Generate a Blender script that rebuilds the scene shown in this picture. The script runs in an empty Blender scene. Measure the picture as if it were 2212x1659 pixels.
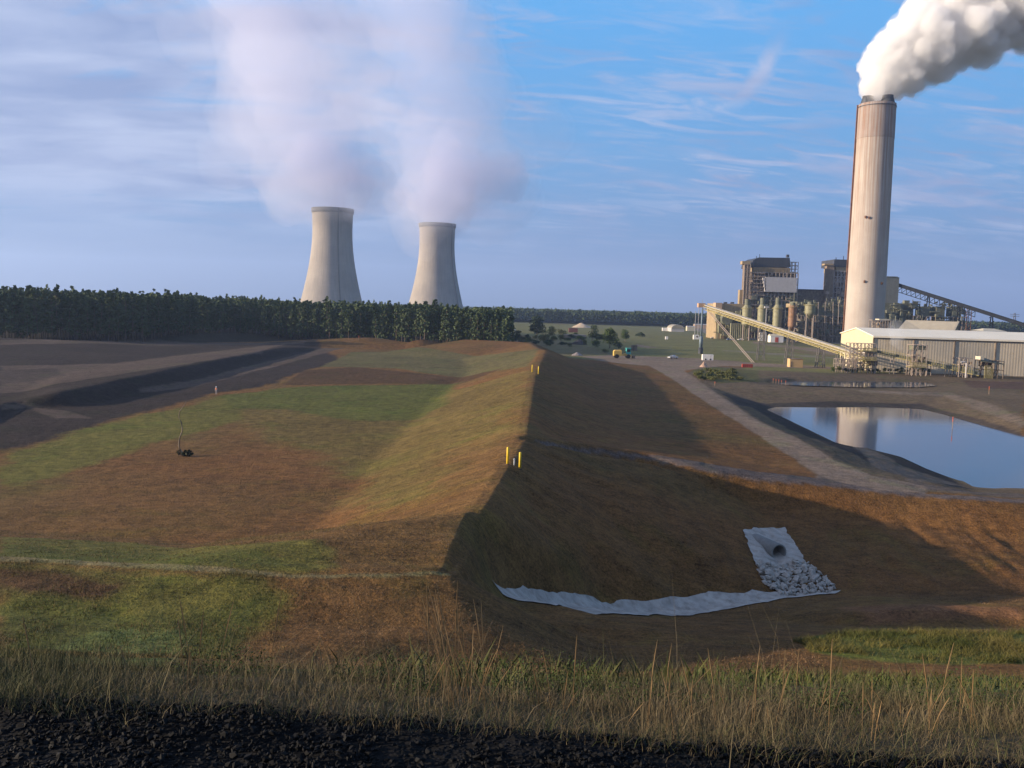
import bpy, bmesh, math, random
import numpy as np
from mathutils import Vector, Matrix, noise as mnoise
from mathutils.geometry import delaunay_2d_cdt
random.seed(7); rng = np.random.default_rng(7)
SC = bpy.context.scene
COL = SC.collection
R = math.radians

# ------------------------------------------------------------------ camera
F = 1990.0; EYE = 22.0                      # focal length in units of a 2212 wide frame, eye height
PITCH = math.atan(165.5 / F); ROLL = R(1.66)
_f = np.array([0, math.cos(PITCH), -math.sin(PITCH)]); _u = np.array([0, math.sin(PITCH), math.cos(PITCH)]); _r = np.array([1., 0, 0])
RT = _r * math.cos(ROLL) + _u * math.sin(ROLL); UP = _u * math.cos(ROLL) - _r * math.sin(ROLL); FW = _f
cam = bpy.data.cameras.new('camera'); co = bpy.data.objects.new('camera', cam); COL.objects.link(co)
cam.sensor_width = 36.0; cam.lens = 36.0 * F / 2212.0
cam.clip_start = 0.1; cam.clip_end = 40000
co.matrix_world = Matrix(((RT[0], UP[0], -FW[0], 0), (RT[1], UP[1], -FW[1], 0), (RT[2], UP[2], -FW[2], EYE), (0, 0, 0, 1)))
SC.camera = co

# ------------------------------------------------------------------ light
SUN_EL = R(11.3); SUN_DIR = np.array([math.cos(R(7)), math.sin(R(7))])   # direction the light travels
sun = bpy.data.lights.new('sun', 'SUN'); so = bpy.data.objects.new('sun', sun); COL.objects.link(so)
sun.energy = 5.0; sun.angle = R(0.6); sun.color = (1.0, 0.82, 0.62)
_t = Vector((SUN_DIR[0] * math.cos(SUN_EL), SUN_DIR[1] * math.cos(SUN_EL), -math.sin(SUN_EL)))
so.rotation_euler = _t.to_track_quat('-Z', 'Y').to_euler()
so.location = (-200, -50, 200)

SC.view_settings.view_transform = 'Standard'; SC.view_settings.look = 'None'
SC.view_settings.gamma = 1; SC.view_settings.use_curve_mapping = False
SC.view_settings.exposure = 1.15
cy = SC.cycles
cy.max_bounces = 14; cy.diffuse_bounces = 3; cy.glossy_bounces = 3; cy.transmission_bounces = 4
cy.volume_bounces = 10; cy.transparent_max_bounces = 16
cy.use_denoising = True
cy.sample_clamp_indirect = 4.0
try: cy.use_adaptive_sampling = True; cy.adaptive_threshold = 0.01
except Exception: pass

class NT:
    """small node tree helper"""
    def __init__(s, tree): s.t = tree; s.n = tree.nodes; s.l = tree.links
    def node(s, typ, **kw):
        n = s.n.new(typ)
        for k, v in kw.items():
            if k.startswith('in_'):
                n.inputs[k[3:].replace('_', ' ')].default_value = v
            else: setattr(n, k, v)
        return n
    def link(s, a, b): s.l.new(a, b)
    def put(s, v, sock):
        if isinstance(v, bpy.types.NodeSocket): s.link(v, sock)
        elif v is not None:
            if isinstance(v, (tuple, list)) and len(v) == 3 and sock.type == 'RGBA': v = (*v, 1)
            sock.default_value = v
    def math(s, op, a, b=None, c=None, clamp=False):
        n = s.n.new('ShaderNodeMath'); n.operation = op; n.use_clamp = clamp
        s.put(a, n.inputs[0]); s.put(b, n.inputs[1])
        if c is not None: s.put(c, n.inputs[2])
        return n.outputs[0]
    def mix(s, fac, a, b, blend='MIX'):
        n = s.n.new('ShaderNodeMix'); n.data_type = 'RGBA'; n.blend_type = blend
        s.put(fac, n.inputs[0]); s.put(a, n.inputs[6]); s.put(b, n.inputs[7])
        return n.outputs[2]
    def noise(s, vec, scale, detail=4, rough=0.55, dist=0.0):
        n = s.n.new('ShaderNodeTexNoise'); s.put(vec, n.inputs['Vector'])
        n.inputs['Scale'].default_value = scale; n.inputs['Detail'].default_value = detail
        n.inputs['Roughness'].default_value = rough; n.inputs['Distortion'].default_value = dist
        return n.outputs[0]
    def ramp(s, fac, stops):
        n = s.n.new('ShaderNodeValToRGB'); s.put(fac, n.inputs[0])
        e = n.color_ramp.elements
        while len(e) < len(stops): e.new(0.5)
        for i, (p, c) in enumerate(stops):
            e[i].position = p; e[i].color = (c, c, c, 1) if not isinstance(c, tuple) else (*c[:3], 1)
        return n.outputs[0]
    def scale(s, vec, sc):
        n = s.n.new('ShaderNodeVectorMath'); n.operation = 'MULTIPLY'; s.put(vec, n.inputs[0]); n.inputs[1].default_value = sc
        return n.outputs[0]
    def maprange(s, v, a, b, c=0., d=1., smooth=False):
        n = s.n.new('ShaderNodeMapRange'); s.put(v, n.inputs[0])
        if smooth: n.interpolation_type = 'SMOOTHSTEP'
        for i, q in enumerate((a, b, c, d)): n.inputs[i + 1].default_value = q
        return n.outputs[0]

# ------------------------------------------------------------------ sky (world)
world = bpy.data.worlds.new('World'); SC.world = world; world.use_nodes = True
w = NT(world.node_tree); w.n.clear()
sky = w.node('ShaderNodeTexSky', sky_type='NISHITA', sun_disc=False)
sky.sun_elevation = SUN_EL; sky.sun_rotation = math.atan2(-SUN_DIR[0], -SUN_DIR[1])
sky.altitude = 50; sky.air_density = 1.0; sky.dust_density = 0.6; sky.ozone_density = 1.6
tc = w.node('ShaderNodeTexCoord')
sep = w.node('ShaderNodeSeparateXYZ'); w.link(tc.outputs['Generated'], sep.inputs[0])
dx, dy, dz = sep.outputs
zc = w.math('MAXIMUM', dz, 0.0)
den = w.math('ADD', zc, 0.16)
cv = w.node('ShaderNodeCombineXYZ')
w.link(w.math('DIVIDE', dx, den), cv.inputs[0]); w.link(w.math('DIVIDE', dy, den), cv.inputs[1]); cv.inputs[2].default_value = 0.3
P2 = cv.outputs[0]
rotn = w.node('ShaderNodeVectorRotate', rotation_type='Z_AXIS'); w.link(P2, rotn.inputs['Vector']); rotn.inputs['Angle'].default_value = R(-8)
PR = rotn.outputs[0]
n_big = w.noise(w.scale(PR, (0.75, 1.25, 1)), 0.9, 5, 0.5, 0.4)
n_mid = w.noise(w.scale(PR, (1.0, 2.3, 1)), 1.9, 9, 0.62, 0.5)
n_fin = w.noise(w.scale(PR, (2.2, 6.5, 1)), 1.6, 10, 0.6, 0.9)
az = w.math('ARCTAN2', dx, dy)
left = w.maprange(az, -0.50, 0.14, 1.0, 0.0, True)
cover = w.math('ADD', w.math('MULTIPLY', n_big, 0.42), w.math('MULTIPLY', n_mid, 0.58))
cover = w.math('ADD', cover, w.math('MULTIPLY', left, 0.21))
m1 = w.maprange(cover, 0.52, 0.66, 0, 1, True)
m2 = w.maprange(n_fin, 0.43, 0.68, 0, 0.95, True)
m2 = w.math('MULTIPLY', m2, w.maprange(n_big, 0.34, 0.56, 0.25, 1.0, True))
mask = w.math('MAXIMUM', w.math('MULTIPLY', m1, 0.85), w.math('MULTIPLY', m2, 0.9))
mask = w.math('MULTIPLY', mask, w.maprange(dz, 0.03, 0.13, 0.04, 1.0, True))
# feather shaped wisp of cirrus
wx = w.math('SUBTRACT', az, 0.245); wz = w.math('SUBTRACT', dz, 0.235)
curve = w.math('SUBTRACT', wx, w.math('MULTIPLY', w.math('SIGN', wz), 0.0))
ux = w.math('ADD', w.math('MULTIPLY', wx, 0.66), w.math('MULTIPLY', wz, 0.75))
vx = w.math('SUBTRACT', w.math('MULTIPLY', wz, 0.66), w.math('MULTIPLY', wx, 0.75))
vb = w.math('ADD', vx, w.math('MULTIPLY', w.math('MULTIPLY', ux, ux), -4.0))
wn = w.noise(w.scale(tc.outputs['Generated'], (1, 1, 1)), 26, 6, 0.6, 0.6)
g1 = w.maprange(w.math('ABSOLUTE', ux), 0.012, 0.062, 1, 0, True)
g2 = w.maprange(w.math('ADD', w.math('ABSOLUTE', vb), w.math('MULTIPLY', w.math('SUBTRACT', wn, 0.5), 0.03)), 0.0, 0.017, 1, 0, True)
wisp = w.math('MULTIPLY', w.math('MULTIPLY', g1, g2), 0.8)
mask = w.math('MAXIMUM', mask, wisp)
# clear evening sky: deep blue overhead, dusty blue low down, keeping the glow of the physical sky on the sun's side
el = w.ramp(w.math('POWER', zc, 0.6), [(0.0, (.9, 1.5, 2.9)), (0.17, (1.2, 2.2, 4.4)), (0.34, (1.2, 3.3, 6.4)), (0.50, (.95, 3.8, 7.9)), (0.66, (.6, 2.7, 6.0)), (1.0, (.4, 1.4, 3.6))])
skc = w.mix(0.90, sky.outputs[0], el)
shade = w.noise(w.scale(PR, (0.9, 1.8, 1)), 2.3, 5, 0.5, 0.3)
SKYMUL = (1, 1, 1)
cloud = w.mix(w.maprange(shade, 0.35, 0.65), (2.5, 3.0, 4.9), (4.5, 4.9, 6.6))
final = w.mix(mask, skc, cloud)
bg = w.node('ShaderNodeBackground'); w.link(final, bg.inputs[0]); bg.inputs[1].default_value = 0.055
wo = w.node('ShaderNodeOutputWorld'); w.link(bg.outputs[0], wo.inputs[0])

# ------------------------------------------------------------------ object helpers
def mat(name, color, rough=0.85, var=0.0, vscale=1.0, metallic=0.0, bump=0.0, bscale=5.0, spec=0.3, streak=None, fn=None, coord='Object', col2=None):
    m = bpy.data.materials.new(name); m.use_nodes = True
    t = NT(m.node_tree); b = t.n['Principled BSDF']
    b.inputs['Roughness'].default_value = rough; b.inputs['Metallic'].default_value = metallic
    b.inputs['Specular IOR Level'].default_value = spec
    tcn = t.node('ShaderNodeTexCoord'); v = tcn.outputs[coord]
    c = (*color, 1)
    if var > 0:
        n = t.noise(v, vscale, 5, 0.6)
        lo = tuple(x * (1 - var) for x in color); hi = tuple(min(1, x * (1 + var)) for x in color)
        if col2: lo = col2
        c = t.mix(t.maprange(n, 0.32, 0.68), lo, hi)
    if streak:                                   # vertical dirt runs
        amt, sc_, scol = streak
        n = t.noise(t.scale(v, (sc_, sc_, sc_ * 0.06)), 1.0, 4, 0.6)
        c = t.mix(t.math('MULTIPLY', t.maprange(n, 0.48, 0.72), amt), c, scol)
    if fn: c = fn(t, v, c)
    t.put(c, b.inputs['Base Color'])
    if bump > 0:
        bn = t.node('ShaderNodeBump'); bn.inputs['Strength'].default_value = bump; bn.inputs['Distance'].default_value = 0.05 if bscale > 2 else 0.3
        t.link(t.noise(v, bscale, 5, 0.6), bn.inputs['Height']); t.link(bn.outputs[0], b.inputs['Normal'])
    return m

def wloc(o):
    p = np.zeros(3)
    while o is not None: p += np.array(o.location); o = o.parent
    return p

def thing(name, label, cat, loc=(0, 0, 0), group=None):
    o = bpy.data.objects.new(name, None); COL.objects.link(o); o.location = loc; o.empty_display_size = 1
    o['label'] = label; o['category'] = cat
    if group: o['group'] = group
    return o
def tag(o, label=None, cat=None, group=None, kind=None):
    if label: o['label'] = label
    if cat: o['category'] = cat
    if group: o['group'] = group
    if kind: o['kind'] = kind
    return o

class MB:
    def __init__(s): s.v = []; s.f = []; s.n = 0
    def add(s, v, f):
        v = np.asarray(v, float).reshape(-1, 3); b = s.n
        s.v.append(v); s.f.extend([tuple(i + b for i in q) for q in f]); s.n += len(v); return s
    def box(s, x0, x1, y0, y1, z0, z1):
        v = [(x, y, z) for z in (z0, z1) for x, y in ((x0, y0), (x1, y0), (x1, y1), (x0, y1))]
        return s.add(v, [(3, 2, 1, 0), (4, 5, 6, 7), (0, 1, 5, 4), (1, 2, 6, 5), (2, 3, 7, 6), (3, 0, 4, 7)])
    def rbox(s, o, ax, ay, lx, ly, z0, z1):
        """box from corner o along unit 2d axes"""
        o = np.array(o[:2]); ax = np.array(ax); ay = np.array(ay)
        q = [o, o + ax * lx, o + ax * lx + ay * ly, o + ay * ly]
        v = [(*p, z) for z in (z0, z1) for p in q]
        return s.add(v, [(3, 2, 1, 0), (4, 5, 6, 7), (0, 1, 5, 4), (1, 2, 6, 5), (2, 3, 7, 6), (3, 0, 4, 7)])
    def bar(s, p, q, w, h=None):
        p = np.array(p, float); q = np.array(q, float); d = q - p; L = np.linalg.norm(d)
        if L < 1e-6: return s
        d /= L; up = np.array([0, 0, 1.]) if abs(d[2]) < 0.95 else np.array([0, 1., 0])
        a = np.cross(d, up); a /= np.linalg.norm(a); b = np.cross(a, d); h = h or w
        v = [c + a * i * w / 2 + b * j * h / 2 for c in (p, q) for i, j in ((-1, -1), (1, -1), (1, 1), (-1, 1))]
        return s.add(v, [(0, 1, 2, 3), (7, 6, 5, 4), (0, 4, 5, 1), (1, 5, 6, 2), (2, 6, 7, 3), (3, 7, 4, 0)])
    def tube(s, pts, rad, n=8, cap=True):
        pts = [np.array(p, float) for p in pts]
        if not hasattr(rad, '__len__'): rad = [rad] * len(pts)
        rings = []
        for i, p in enumerate(pts):
            d = pts[min(i + 1, len(pts) - 1)] - pts[max(i - 1, 0)]; d /= np.linalg.norm(d)
            up = np.array([0, 0, 1.]) if abs(d[2]) < 0.9 else np.array([0, 1., 0])
            a = np.cross(d, up); a /= np.linalg.norm(a); b = np.cross(a, d)
            rings += [p + rad[i] * (a * math.cos(t) + b * math.sin(t)) for t in np.arange(n) * 2 * math.pi / n]
        f = [(i * n + j, i * n + (j + 1) % n, (i + 1) * n + (j + 1) % n, (i + 1) * n + j) for i in range(len(pts) - 1) for j in range(n)]
        if cap: f += [tuple(range(n))[::-1], tuple(range((len(pts) - 1) * n, len(pts) * n))]
        return s.add(rings, f)
    def lathe(s, c, prof, n=32, cap0=False, cap1=False):
        v = [(c[0] + r * math.cos(t), c[1] + r * math.sin(t), z) for r, z in prof for t in np.arange(n) * 2 * math.pi / n]
        f = [(i * n + j, i * n + (j + 1) % n, (i + 1) * n + (j + 1) % n, (i + 1) * n + j) for i in range(len(prof) - 1) for j in range(n)]
        if cap0: f.append(tuple(range(n))[::-1])
        if cap1: f.append(tuple(range((len(prof) - 1) * n, len(prof) * n)))
        return s.add(v, f)
    def truss(s, p, q, h, n, w, down=True):
        """planar warren truss between p and q, depth h below"""
        p = np.array(p, float); q = np.array(q, float); dn = np.array([0, 0, -h if down else h])
        s.bar(p, q, w); s.bar(p + dn, q + dn, w)
        for i in range(n):
            a = p + (q - p) * i / n; b = p + (q - p) * (i + 1) / n
            s.bar(a, a + dn, w * .7); s.bar(a + dn, b, w * .7)
        s.bar(q, q + dn, w * .7); return s
    def build(s, name, m, parent=None, smooth=False):
        me = bpy.data.meshes.new(name); v = np.concatenate(s.v) if s.v else np.zeros((0, 3))
        o = bpy.data.objects.new(name, me)
        off = np.zeros(3)
        if parent is not None: off = wloc(parent)
        me.from_pydata((v - off).tolist(), [], s.f); me.materials.append(m)
        if smooth: me.polygons.foreach_set('use_smooth', [True] * len(me.polygons))
        COL.objects.link(o)
        if parent is not None: o.parent = parent
        if name in FINE: o['kind'] = 'stuff'
        return o
FINE = {'pipework', 'ducting', 'machinery', 'steelwork', 'support_frame', 'frame', 'truss', 'handrail', 'walkways', 'lower_frame', 'yellow_guards', 'gable_opening', 'hoop', 'stair_frame', 'vessels', 'support_columns', 'gallery'}
def fastmesh(name, v, quads=None, tris=None, smooth=True):
    """large meshes from numpy arrays"""
    me = bpy.data.meshes.new(name); me.vertices.add(len(v)); me.vertices.foreach_set('co', np.asarray(v, np.float32).ravel())
    idx = []; st = []; n = 0
    if quads is not None and len(quads): idx.append(np.asarray(quads, np.int32).ravel()); st.append(np.arange(len(quads)) * 4); n = len(quads) * 4
    if tris is not None and len(tris): idx.append(np.asarray(tris, np.int32).ravel()); st.append(n + np.arange(len(tris)) * 3)
    idx = np.concatenate(idx); st = np.concatenate(st).astype(np.int32)
    me.loops.add(len(idx)); me.loops.foreach_set('vertex_index', idx)
    me.polygons.add(len(st)); me.polygons.foreach_set('loop_start', st)
    me.polygons.foreach_set('use_smooth', np.full(len(st), bool(smooth)))
    me.update(calc_edges=True); me.validate()
    return me
def meshobj(name, me, m, parent=None):
    o = bpy.data.objects.new(name, me); me.materials.append(m); COL.objects.link(o)
    if parent is not None: o.parent = parent
    return o
def copy_tree(o, parent=None):
    c = o.copy(); COL.objects.link(c); c.parent = parent
    for ch in list(o.children): copy_tree(ch, c)
    return c

# ------------------------------------------------------------------ survey helpers: where a sight line meets a height or a distance
def ray(x, y): return FW + (x - 1106) / F * RT + (829.5 - y) / F * UP
def P(x, y, z=0.0):
    d = ray(x, y); return np.array([0, 0, EYE]) + d * ((z - EYE) / d[2])
def PY(x, y, Y):
    d = ray(x, y); return np.array([0, 0, EYE]) + d * (Y / d[1])

# numpy value noise
def vnoise(x, y, seed=0):
    xi = np.floor(x).astype(np.int64); yi = np.floor(y).astype(np.int64); xf = x - xi; yf = y - yi
    def h(a, b):
        n = (a * 374761393 + b * 668265263 + seed * 974634777) & 0x7fffffff
        n = ((n ^ (n >> 13)) * 1274126177) & 0x7fffffff
        return ((n ^ (n >> 16)) & 0xffff) / 65535.0
    u = xf * xf * (3 - 2 * xf); v = yf * yf * (3 - 2 * yf)
    return (h(xi, yi) * (1 - u) + h(xi + 1, yi) * u) * (1 - v) + (h(xi, yi + 1) * (1 - u) + h(xi + 1, yi + 1) * u) * v
def fbm(x, y, f=1.0, o=4, seed=0, g=0.5):
    s = 0; a = 1; t = 0
    for i in range(o):
        s = s + a * (vnoise(x * f + 17.3 * i, y * f - 9.1 * i, seed + i) - 0.5); t += a; a *= g; f *= 2.03
    return s / t * 2      # about -1..1
HAZE = 0.00009
# ------------------------------------------------------------------ terrain: surveyed lines -> surface
LINES = []
def L(*pts): LINES.append([tuple(p) for p in pts])
def Lp(*pts, ext=()): L(*[tuple(P(*p)) for p in pts], *ext)
# embankment the camera stands on (coal bed on top, edge, slope, toe)
edge = [P(x, y, 20.4) for x, y in ((0, 1500), (400, 1525), (740, 1545), (1100, 1570), (1480, 1610), (2212, 1652))]
L((-700, 6, 20.4), (-60, 4.6, 20.4), *map(tuple, edge), (60, 3.0, 20.4), (700, 2, 20.4))
L((-700, -30, 20.4), (700, -30, 20.4))
L((-760, -110, 0), (760, -110, 0))
L((-700, 12, 17.2), (-30, 12, 17.1), (0, 12, 17.0), (30, 12, 16.9), (700, 12, 16.9))
L((-700, 36, 8.3), (-60, 35, 8.3), (-10, 34.5, 8.2), (8, 34.5, 8.0), (30, 35, 7.8), (80, 36, 7.4), (700, 36, 6.0))
L((-700, 41, 7.5), (-60, 40.5, 7.5), (-12, 40.5, 7.4), (-1, 42, 7.2))
# crest track of the cross dike on the left, then the main crest running away from the camera
Lp((0, 1205, 8), (300, 1222, 8), (640, 1245, 8), (860, 1246, 8), (985, 1240, 8), (1040, 1100, 8), (1100, 1000, 8), (1135, 940, 8), (1157, 800, 8), (1178, 755, 8))
L((-700, 75, 8), (-60, 50, 8), tuple(P(0, 1205, 8)))
Lp((1178, 755, 8), (1150, 739, 7), (1000, 732, 6), (800, 728, 5), (500, 721, 3), (300, 724, 3), (0, 730, 3), ext=[(-700, 330, 3)])
L((-700, 350, 0), (-220, 412, 0), (-175, 450, 0), (-115, 520, 0), (-60, 478, 0), (-30, 450, 0), (8, 440, 0), (26, 408, 0))
# inside floor of the left basin
L((-700, 100, 1.0), (-70, 82, 1.4), (-45, 78, 1.6), (-25, 74, 2.0), (-17, 78, 2.0), (-17, 95, 1.7), (-18, 125, 1.2), (-17, 207, .9), (-14, 300, .9), (-20, 360, .9), (-60, 400, .5))
L((-72, 100, .2), (-70, 125, .1), (-70, 155, 0), (-70, 213, 0), (-66, 300, 0), (-70, 380, 0))
Lp((30, 866, 1.0), (120, 848, 2.3), (350, 800, 2.6), (600, 752, 2.4), (650, 746, 1.0))
Lp((40, 880, 0), (160, 880, -.3), (360, 838, -.3), (600, 772, -.2), (690, 752, 0))
Lp((0, 800, .8), (120, 808, .9), (350, 770, 1.1), (560, 742, 1.0))
Lp((0, 762, 1.5), (150, 758, 1.6), (330, 748, 1.3))
# outer slope, toe and road beside the pond
toe = [(1774, 1028, 2.2), (1719, 994, 1.8), (1671, 963, 1.5), (1599, 915, 1.0), (1533, 873, .7), (1485, 842, .4), (1451, 818, .2), (1405, 792, 0), (1340, 784, 0), (1235, 776, 0)]
Lp(*toe)
L((17.5, 130, 3.5), (18.5, 150, 2.9), (20.5, 207, 2.5), (25.5, 300, 2.3), (26, 330, 2.1), (14, 395, 1.9))
rd = [(1523, 832, 0), (1571, 863, .3), (1643, 911, .8), (1698, 935, 1.1), (1760, 966, 1.4), (1809, 997, 1.6), (1888, 1028, 1.6), (1980, 1046, 1.2), (2097, 1062, .6), (2212, 1066, .2)]
Lp(*rd)
# track over the dike between both slopes
Lp((1150, 943, 7.7), (1180, 948, 7.1), (1290, 963, 6.0), (1400, 979, 5.1), (1520, 998, 4.2), (1640, 1018, 3.4), (1774, 1028, 2.2))
# ground drops away on both sides of that track
Lp((1215, 944, 5.6), (1290, 952, 4.6), (1400, 966, 3.5), (1520, 984, 2.6), (1640, 1005, 2.1))
Lp((1150, 990, 5.6), (1230, 1010, 4.0), (1400, 1044, 2.2), (1640, 1092, .6), (1850, 1125, -.4), (2212, 1165, -.8))
L((8.2, 86, 4.0), (6.4, 76, 3.1), (4.6, 69, 2.6))
Lp((1150, 956, 7.6), (1180, 960, 7.0), (1290, 977, 6.0), (1400, 994, 5.0), (1520, 1014, 4.1), (1640, 1034, 3.3), (1800, 1050, 2.6), (2000, 1070, 1.9), (2212, 1088, 1.6), ext=[(130, 118, 1.4), (700, 140, 1)])
# ponds
shore = [(1654, 884), (1712, 911), (1805, 956), (1832, 963), (1888, 968), (1950, 987), (2008, 1014), (2056, 1032), (2097, 1054), (2150, 1058), (2212, 1055)]
far = [(1671, 880), (1795, 881), (1881, 880), (1988, 884), (2036, 896), (2105, 915), (2212, 944)]
WZ = -2.5
P1 = [tuple(P(*p, WZ)) for p in shore]; P1f = [tuple(P(*p, WZ)) for p in far]
pond_loop = P1 + [(100, 133, WZ), (190, 118, WZ), (200, 128, WZ), (150, 158, WZ)] + P1f[::-1]
L(*pond_loop, pond_loop[0])
cx, cyy = np.mean([p[0] for p in pond_loop]), np.mean([p[1] for p in pond_loop])
L(*[(cx + (p[0] - cx) * .8, cyy + (p[1] - cyy) * .8, -4) for p in pond_loop])
Lp((1560, 836, -.2), (1640, 832, -.3), (1700, 842, -.5), (1864, 843, -.3), (2050, 848, 0), (2140, 872, 0), (2212, 900, 0), ext=[(150, 215, 0), (220, 170, 0), (700, 150, 0)])
WZ2 = -1.6
p2 = [tuple(P(*p, WZ2)) for p in ((1690, 830), (1714, 834), (1867, 838), (1960, 838), (2005, 835), (1990, 829), (1860, 827), (1720, 825))]
L(*p2, p2[0]); L(*[(np.mean([q[0] for q in p2]) * .3 + p[0] * .7, np.mean([q[1] for q in p2]) * .3 + p[1] * .7, -2.6) for p in p2])
Lp((1600, 822, 0), (1700, 813, 0), (1860, 812, 0), (2000, 813, 0), (2212, 822, 0), ext=[(700, 300, 0)])
# basin in front of the dike
Lp((1062, 1277, 3.6), (1120, 1296, 1.7), (1200, 1311, 0.1), (1300, 1322, -1.6), (1400, 1328, -2.5), (1500, 1322, -2.6), (1600, 1306, -2.6), (1700, 1290, -2.5), (1810, 1281, -2.3), (1950, 1284, -2.1), (2212, 1288, -1.8), ext=[(150, 78, -1.5), (700, 90, -1)])
Lp((985, 1240, 8), (1005, 1263, 7.0), (1060, 1302, 5.2), (1150, 1345, 4.3), (1290, 1392, 3.9), (1500, 1374, 3.7), (1750, 1378, 3.4), (1950, 1372, 3.5), (2212, 1369, 3.5), ext=[(90, 60, 3.0), (700, 66, 2)])
Lp((1780, 1326, -.5), (1850, 1314, .5), (2000, 1313, .8), (2212, 1314, .8), ext=[(150, 62, .5)])
Lp((1780, 1350, -.6), (1900, 1354, -.2), (2212, 1357, -.1))
Lp((1290, 1462, 6.3), (1500, 1450, 5.5), (1750, 1446, 5.0), (2212, 1436, 4.8), ext=[(90, 50, 4)])
# field and horizon
L((-13000, -13000, 0), (13000, -13000, 0), (13000, 13000, 0), (-13000, 13000, 0), (-13000, -13000, 0))
L((-900, 700, 0), (0, 700, 0), (900, 700, 0)); L((800, -110, 0), (800, 300, 0)); L((-800, -110, 0), (-800, 360, 0))

def make_tin():
    vs = []; zs = []; ed = []; key = {}
    for ln in LINES:
        prev = None
        for p in ln:
            k = (round(p[0], 1), round(p[1], 1))
            if k not in key: key[k] = len(vs); vs.append(Vector((p[0], p[1]))); zs.append(p[2])
            i = key[k]
            if prev is not None and prev != i: ed.append((prev, i))
            prev = i
    V, E_, Fc, ov, oe, of = delaunay_2d_cdt(vs, ed, [], 0, 0.01)
    Z = np.full(len(V), np.nan)
    for i, o in enumerate(ov):
        if o: Z[i] = zs[o[0]]
    # vertices made at crossings: take the height along their source edge
    for i in range(len(V)):
        if np.isnan(Z[i]):
            best = min(ed, key=lambda e: ((V[i] - vs[e[0]]).length + (V[i] - vs[e[1]]).length - (vs[e[0]] - vs[e[1]]).length))
            a, b = best; t = (V[i] - vs[a]).length / max(1e-6, (vs[a] - vs[b]).length); Z[i] = zs[a] * (1 - t) + zs[b] * t
    return np.array([tuple(v) for v in V]), Z, Fc
TV, TZ, TF = make_tin()
_tr = []
for f in TF:
    a, b, c = (TV[i] for i in f[:3]); d = (b[0] - a[0]) * (c[1] - a[1]) - (c[0] - a[0]) * (b[1] - a[1])
    if abs(d) > 1e-9: _tr.append((a, b, c, TZ[f[0]], TZ[f[1]], TZ[f[2]], d))
def tin(x, y):
    """height on the triangulated survey; points are sorted by x so each triangle touches a slice only"""
    sh = x.shape; x = x.ravel(); y = y.ravel(); o = np.argsort(x); xs = x[o]; ys = y[o]; z = np.zeros(len(xs))
    for a, b, c, za, zb, zc_, d in _tr:
        i0, i1 = np.searchsorted(xs, [min(a[0], b[0], c[0]) - 1e-6, max(a[0], b[0], c[0]) + 1e-6])
        if i1 <= i0: continue
        X = xs[i0:i1]; Y = ys[i0:i1]
        m = (Y >= min(a[1], b[1], c[1]) - 1e-6) & (Y <= max(a[1], b[1], c[1]) + 1e-6)
        if not m.any(): continue
        ii = np.nonzero(m)[0] + i0; X = xs[ii]; Y = ys[ii]
        w1 = ((X - a[0]) * (c[1] - a[1]) - (c[0] - a[0]) * (Y - a[1])) / d
        w2 = ((b[0] - a[0]) * (Y - a[1]) - (X - a[0]) * (b[1] - a[1])) / d
        k = (w1 >= -1e-7) & (w2 >= -1e-7) & (w1 + w2 <= 1 + 1e-7)
        z[ii[k]] = za + w1[k] * (zb - za) + w2[k] * (zc_ - za)
    out = np.zeros(len(xs)); out[o] = z; return out.reshape(sh)

def hit(px, py):
    """first point of the bare surface on a sight line"""
    d = ray(px, py); r = np.geomspace(2.6, 9000, 2600) / d[1]
    X = d[0] * r; Y = d[1] * r; Zr = EYE + d[2] * r; T = tin(X, Y)
    b = np.nonzero(Zr <= T)[0]
    if not len(b): return P(px, py, 0)
    i = b[0]; a0 = Zr[i - 1] - T[i - 1]; a1 = T[i] - Zr[i]; t = a0 / (a0 + a1 + 1e-12)
    q = r[i - 1] + (r[i] - r[i - 1]) * t
    return np.array([d[0] * q, d[1] * q, EYE + d[2] * q])
def inside(poly, x, y):
    poly = np.asarray(poly)[:, :2]; c = np.zeros(x.shape, bool); n = len(poly); j = n - 1
    for i in range(n):
        xi, yi = poly[i]; xj, yj = poly[j]
        m = ((yi > y) != (yj > y)) & (x < (xj - xi) * (y - yi) / (yj - yi + 1e-12) + xi)
        c ^= m; j = i
    return c
def zone(*px): return [hit(*p) for p in px]

# regions of the ground, one colour each; some sunlit bands are painted in too
MULCH = (.215, .103, .035); MULCHD = (.110, .060, .026); OLIVE = (.165, .145, .032); GREEN = (.130, .130, .028); SOIL = (.046, .033, .027); SOILP = (.120, .085, .064)
GRAVEL = (.270, .200, .145); MUD = (.165, .120, .074); MUDP = (.210, .160, .118); LAWN = (.205, .192, .072); LAWN2 = (.20, .165, .075); COAL = (.005, .005, .0055); STRAW = (.085, .065, .034); PALE = (.34, .27, .21)
ZONES = []      # (surface name, polygon, colour, edge raggedness in metres)
def Z(name, col, rag, *px, world=None): ZONES.append((name, world or zone(*px), col, rag))
far_field = [(-900, 395), (-220, 430), (-115, 530), (-30, 458), (28, 412), (45, 392), (58, 396), (150, 398), (140, 372), (700, 372), (4000, 1400), (2500, 9000), (-6000, 9000)]
Z('grass_field', LAWN, 2, world=far_field)
Z('forest_floor', (.045, .036, .022), 3, world=[(-700, 352), (-222, 404), (-176, 432), (-112, 500), (-60, 472), (-28, 446), (-4, 430), (0, 452), (-30, 800), (-260, 900), (-900, 700)])
Z('grass_field', LAWN2, 3, (1180, 752), (1330, 765), (1250, 742), (1120, 722), (1110, 735))
Z('grass_field', LAWN2, 3, (1560, 700), (1620, 712), (1580, 704), (1200, 697), (1200, 701))
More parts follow.
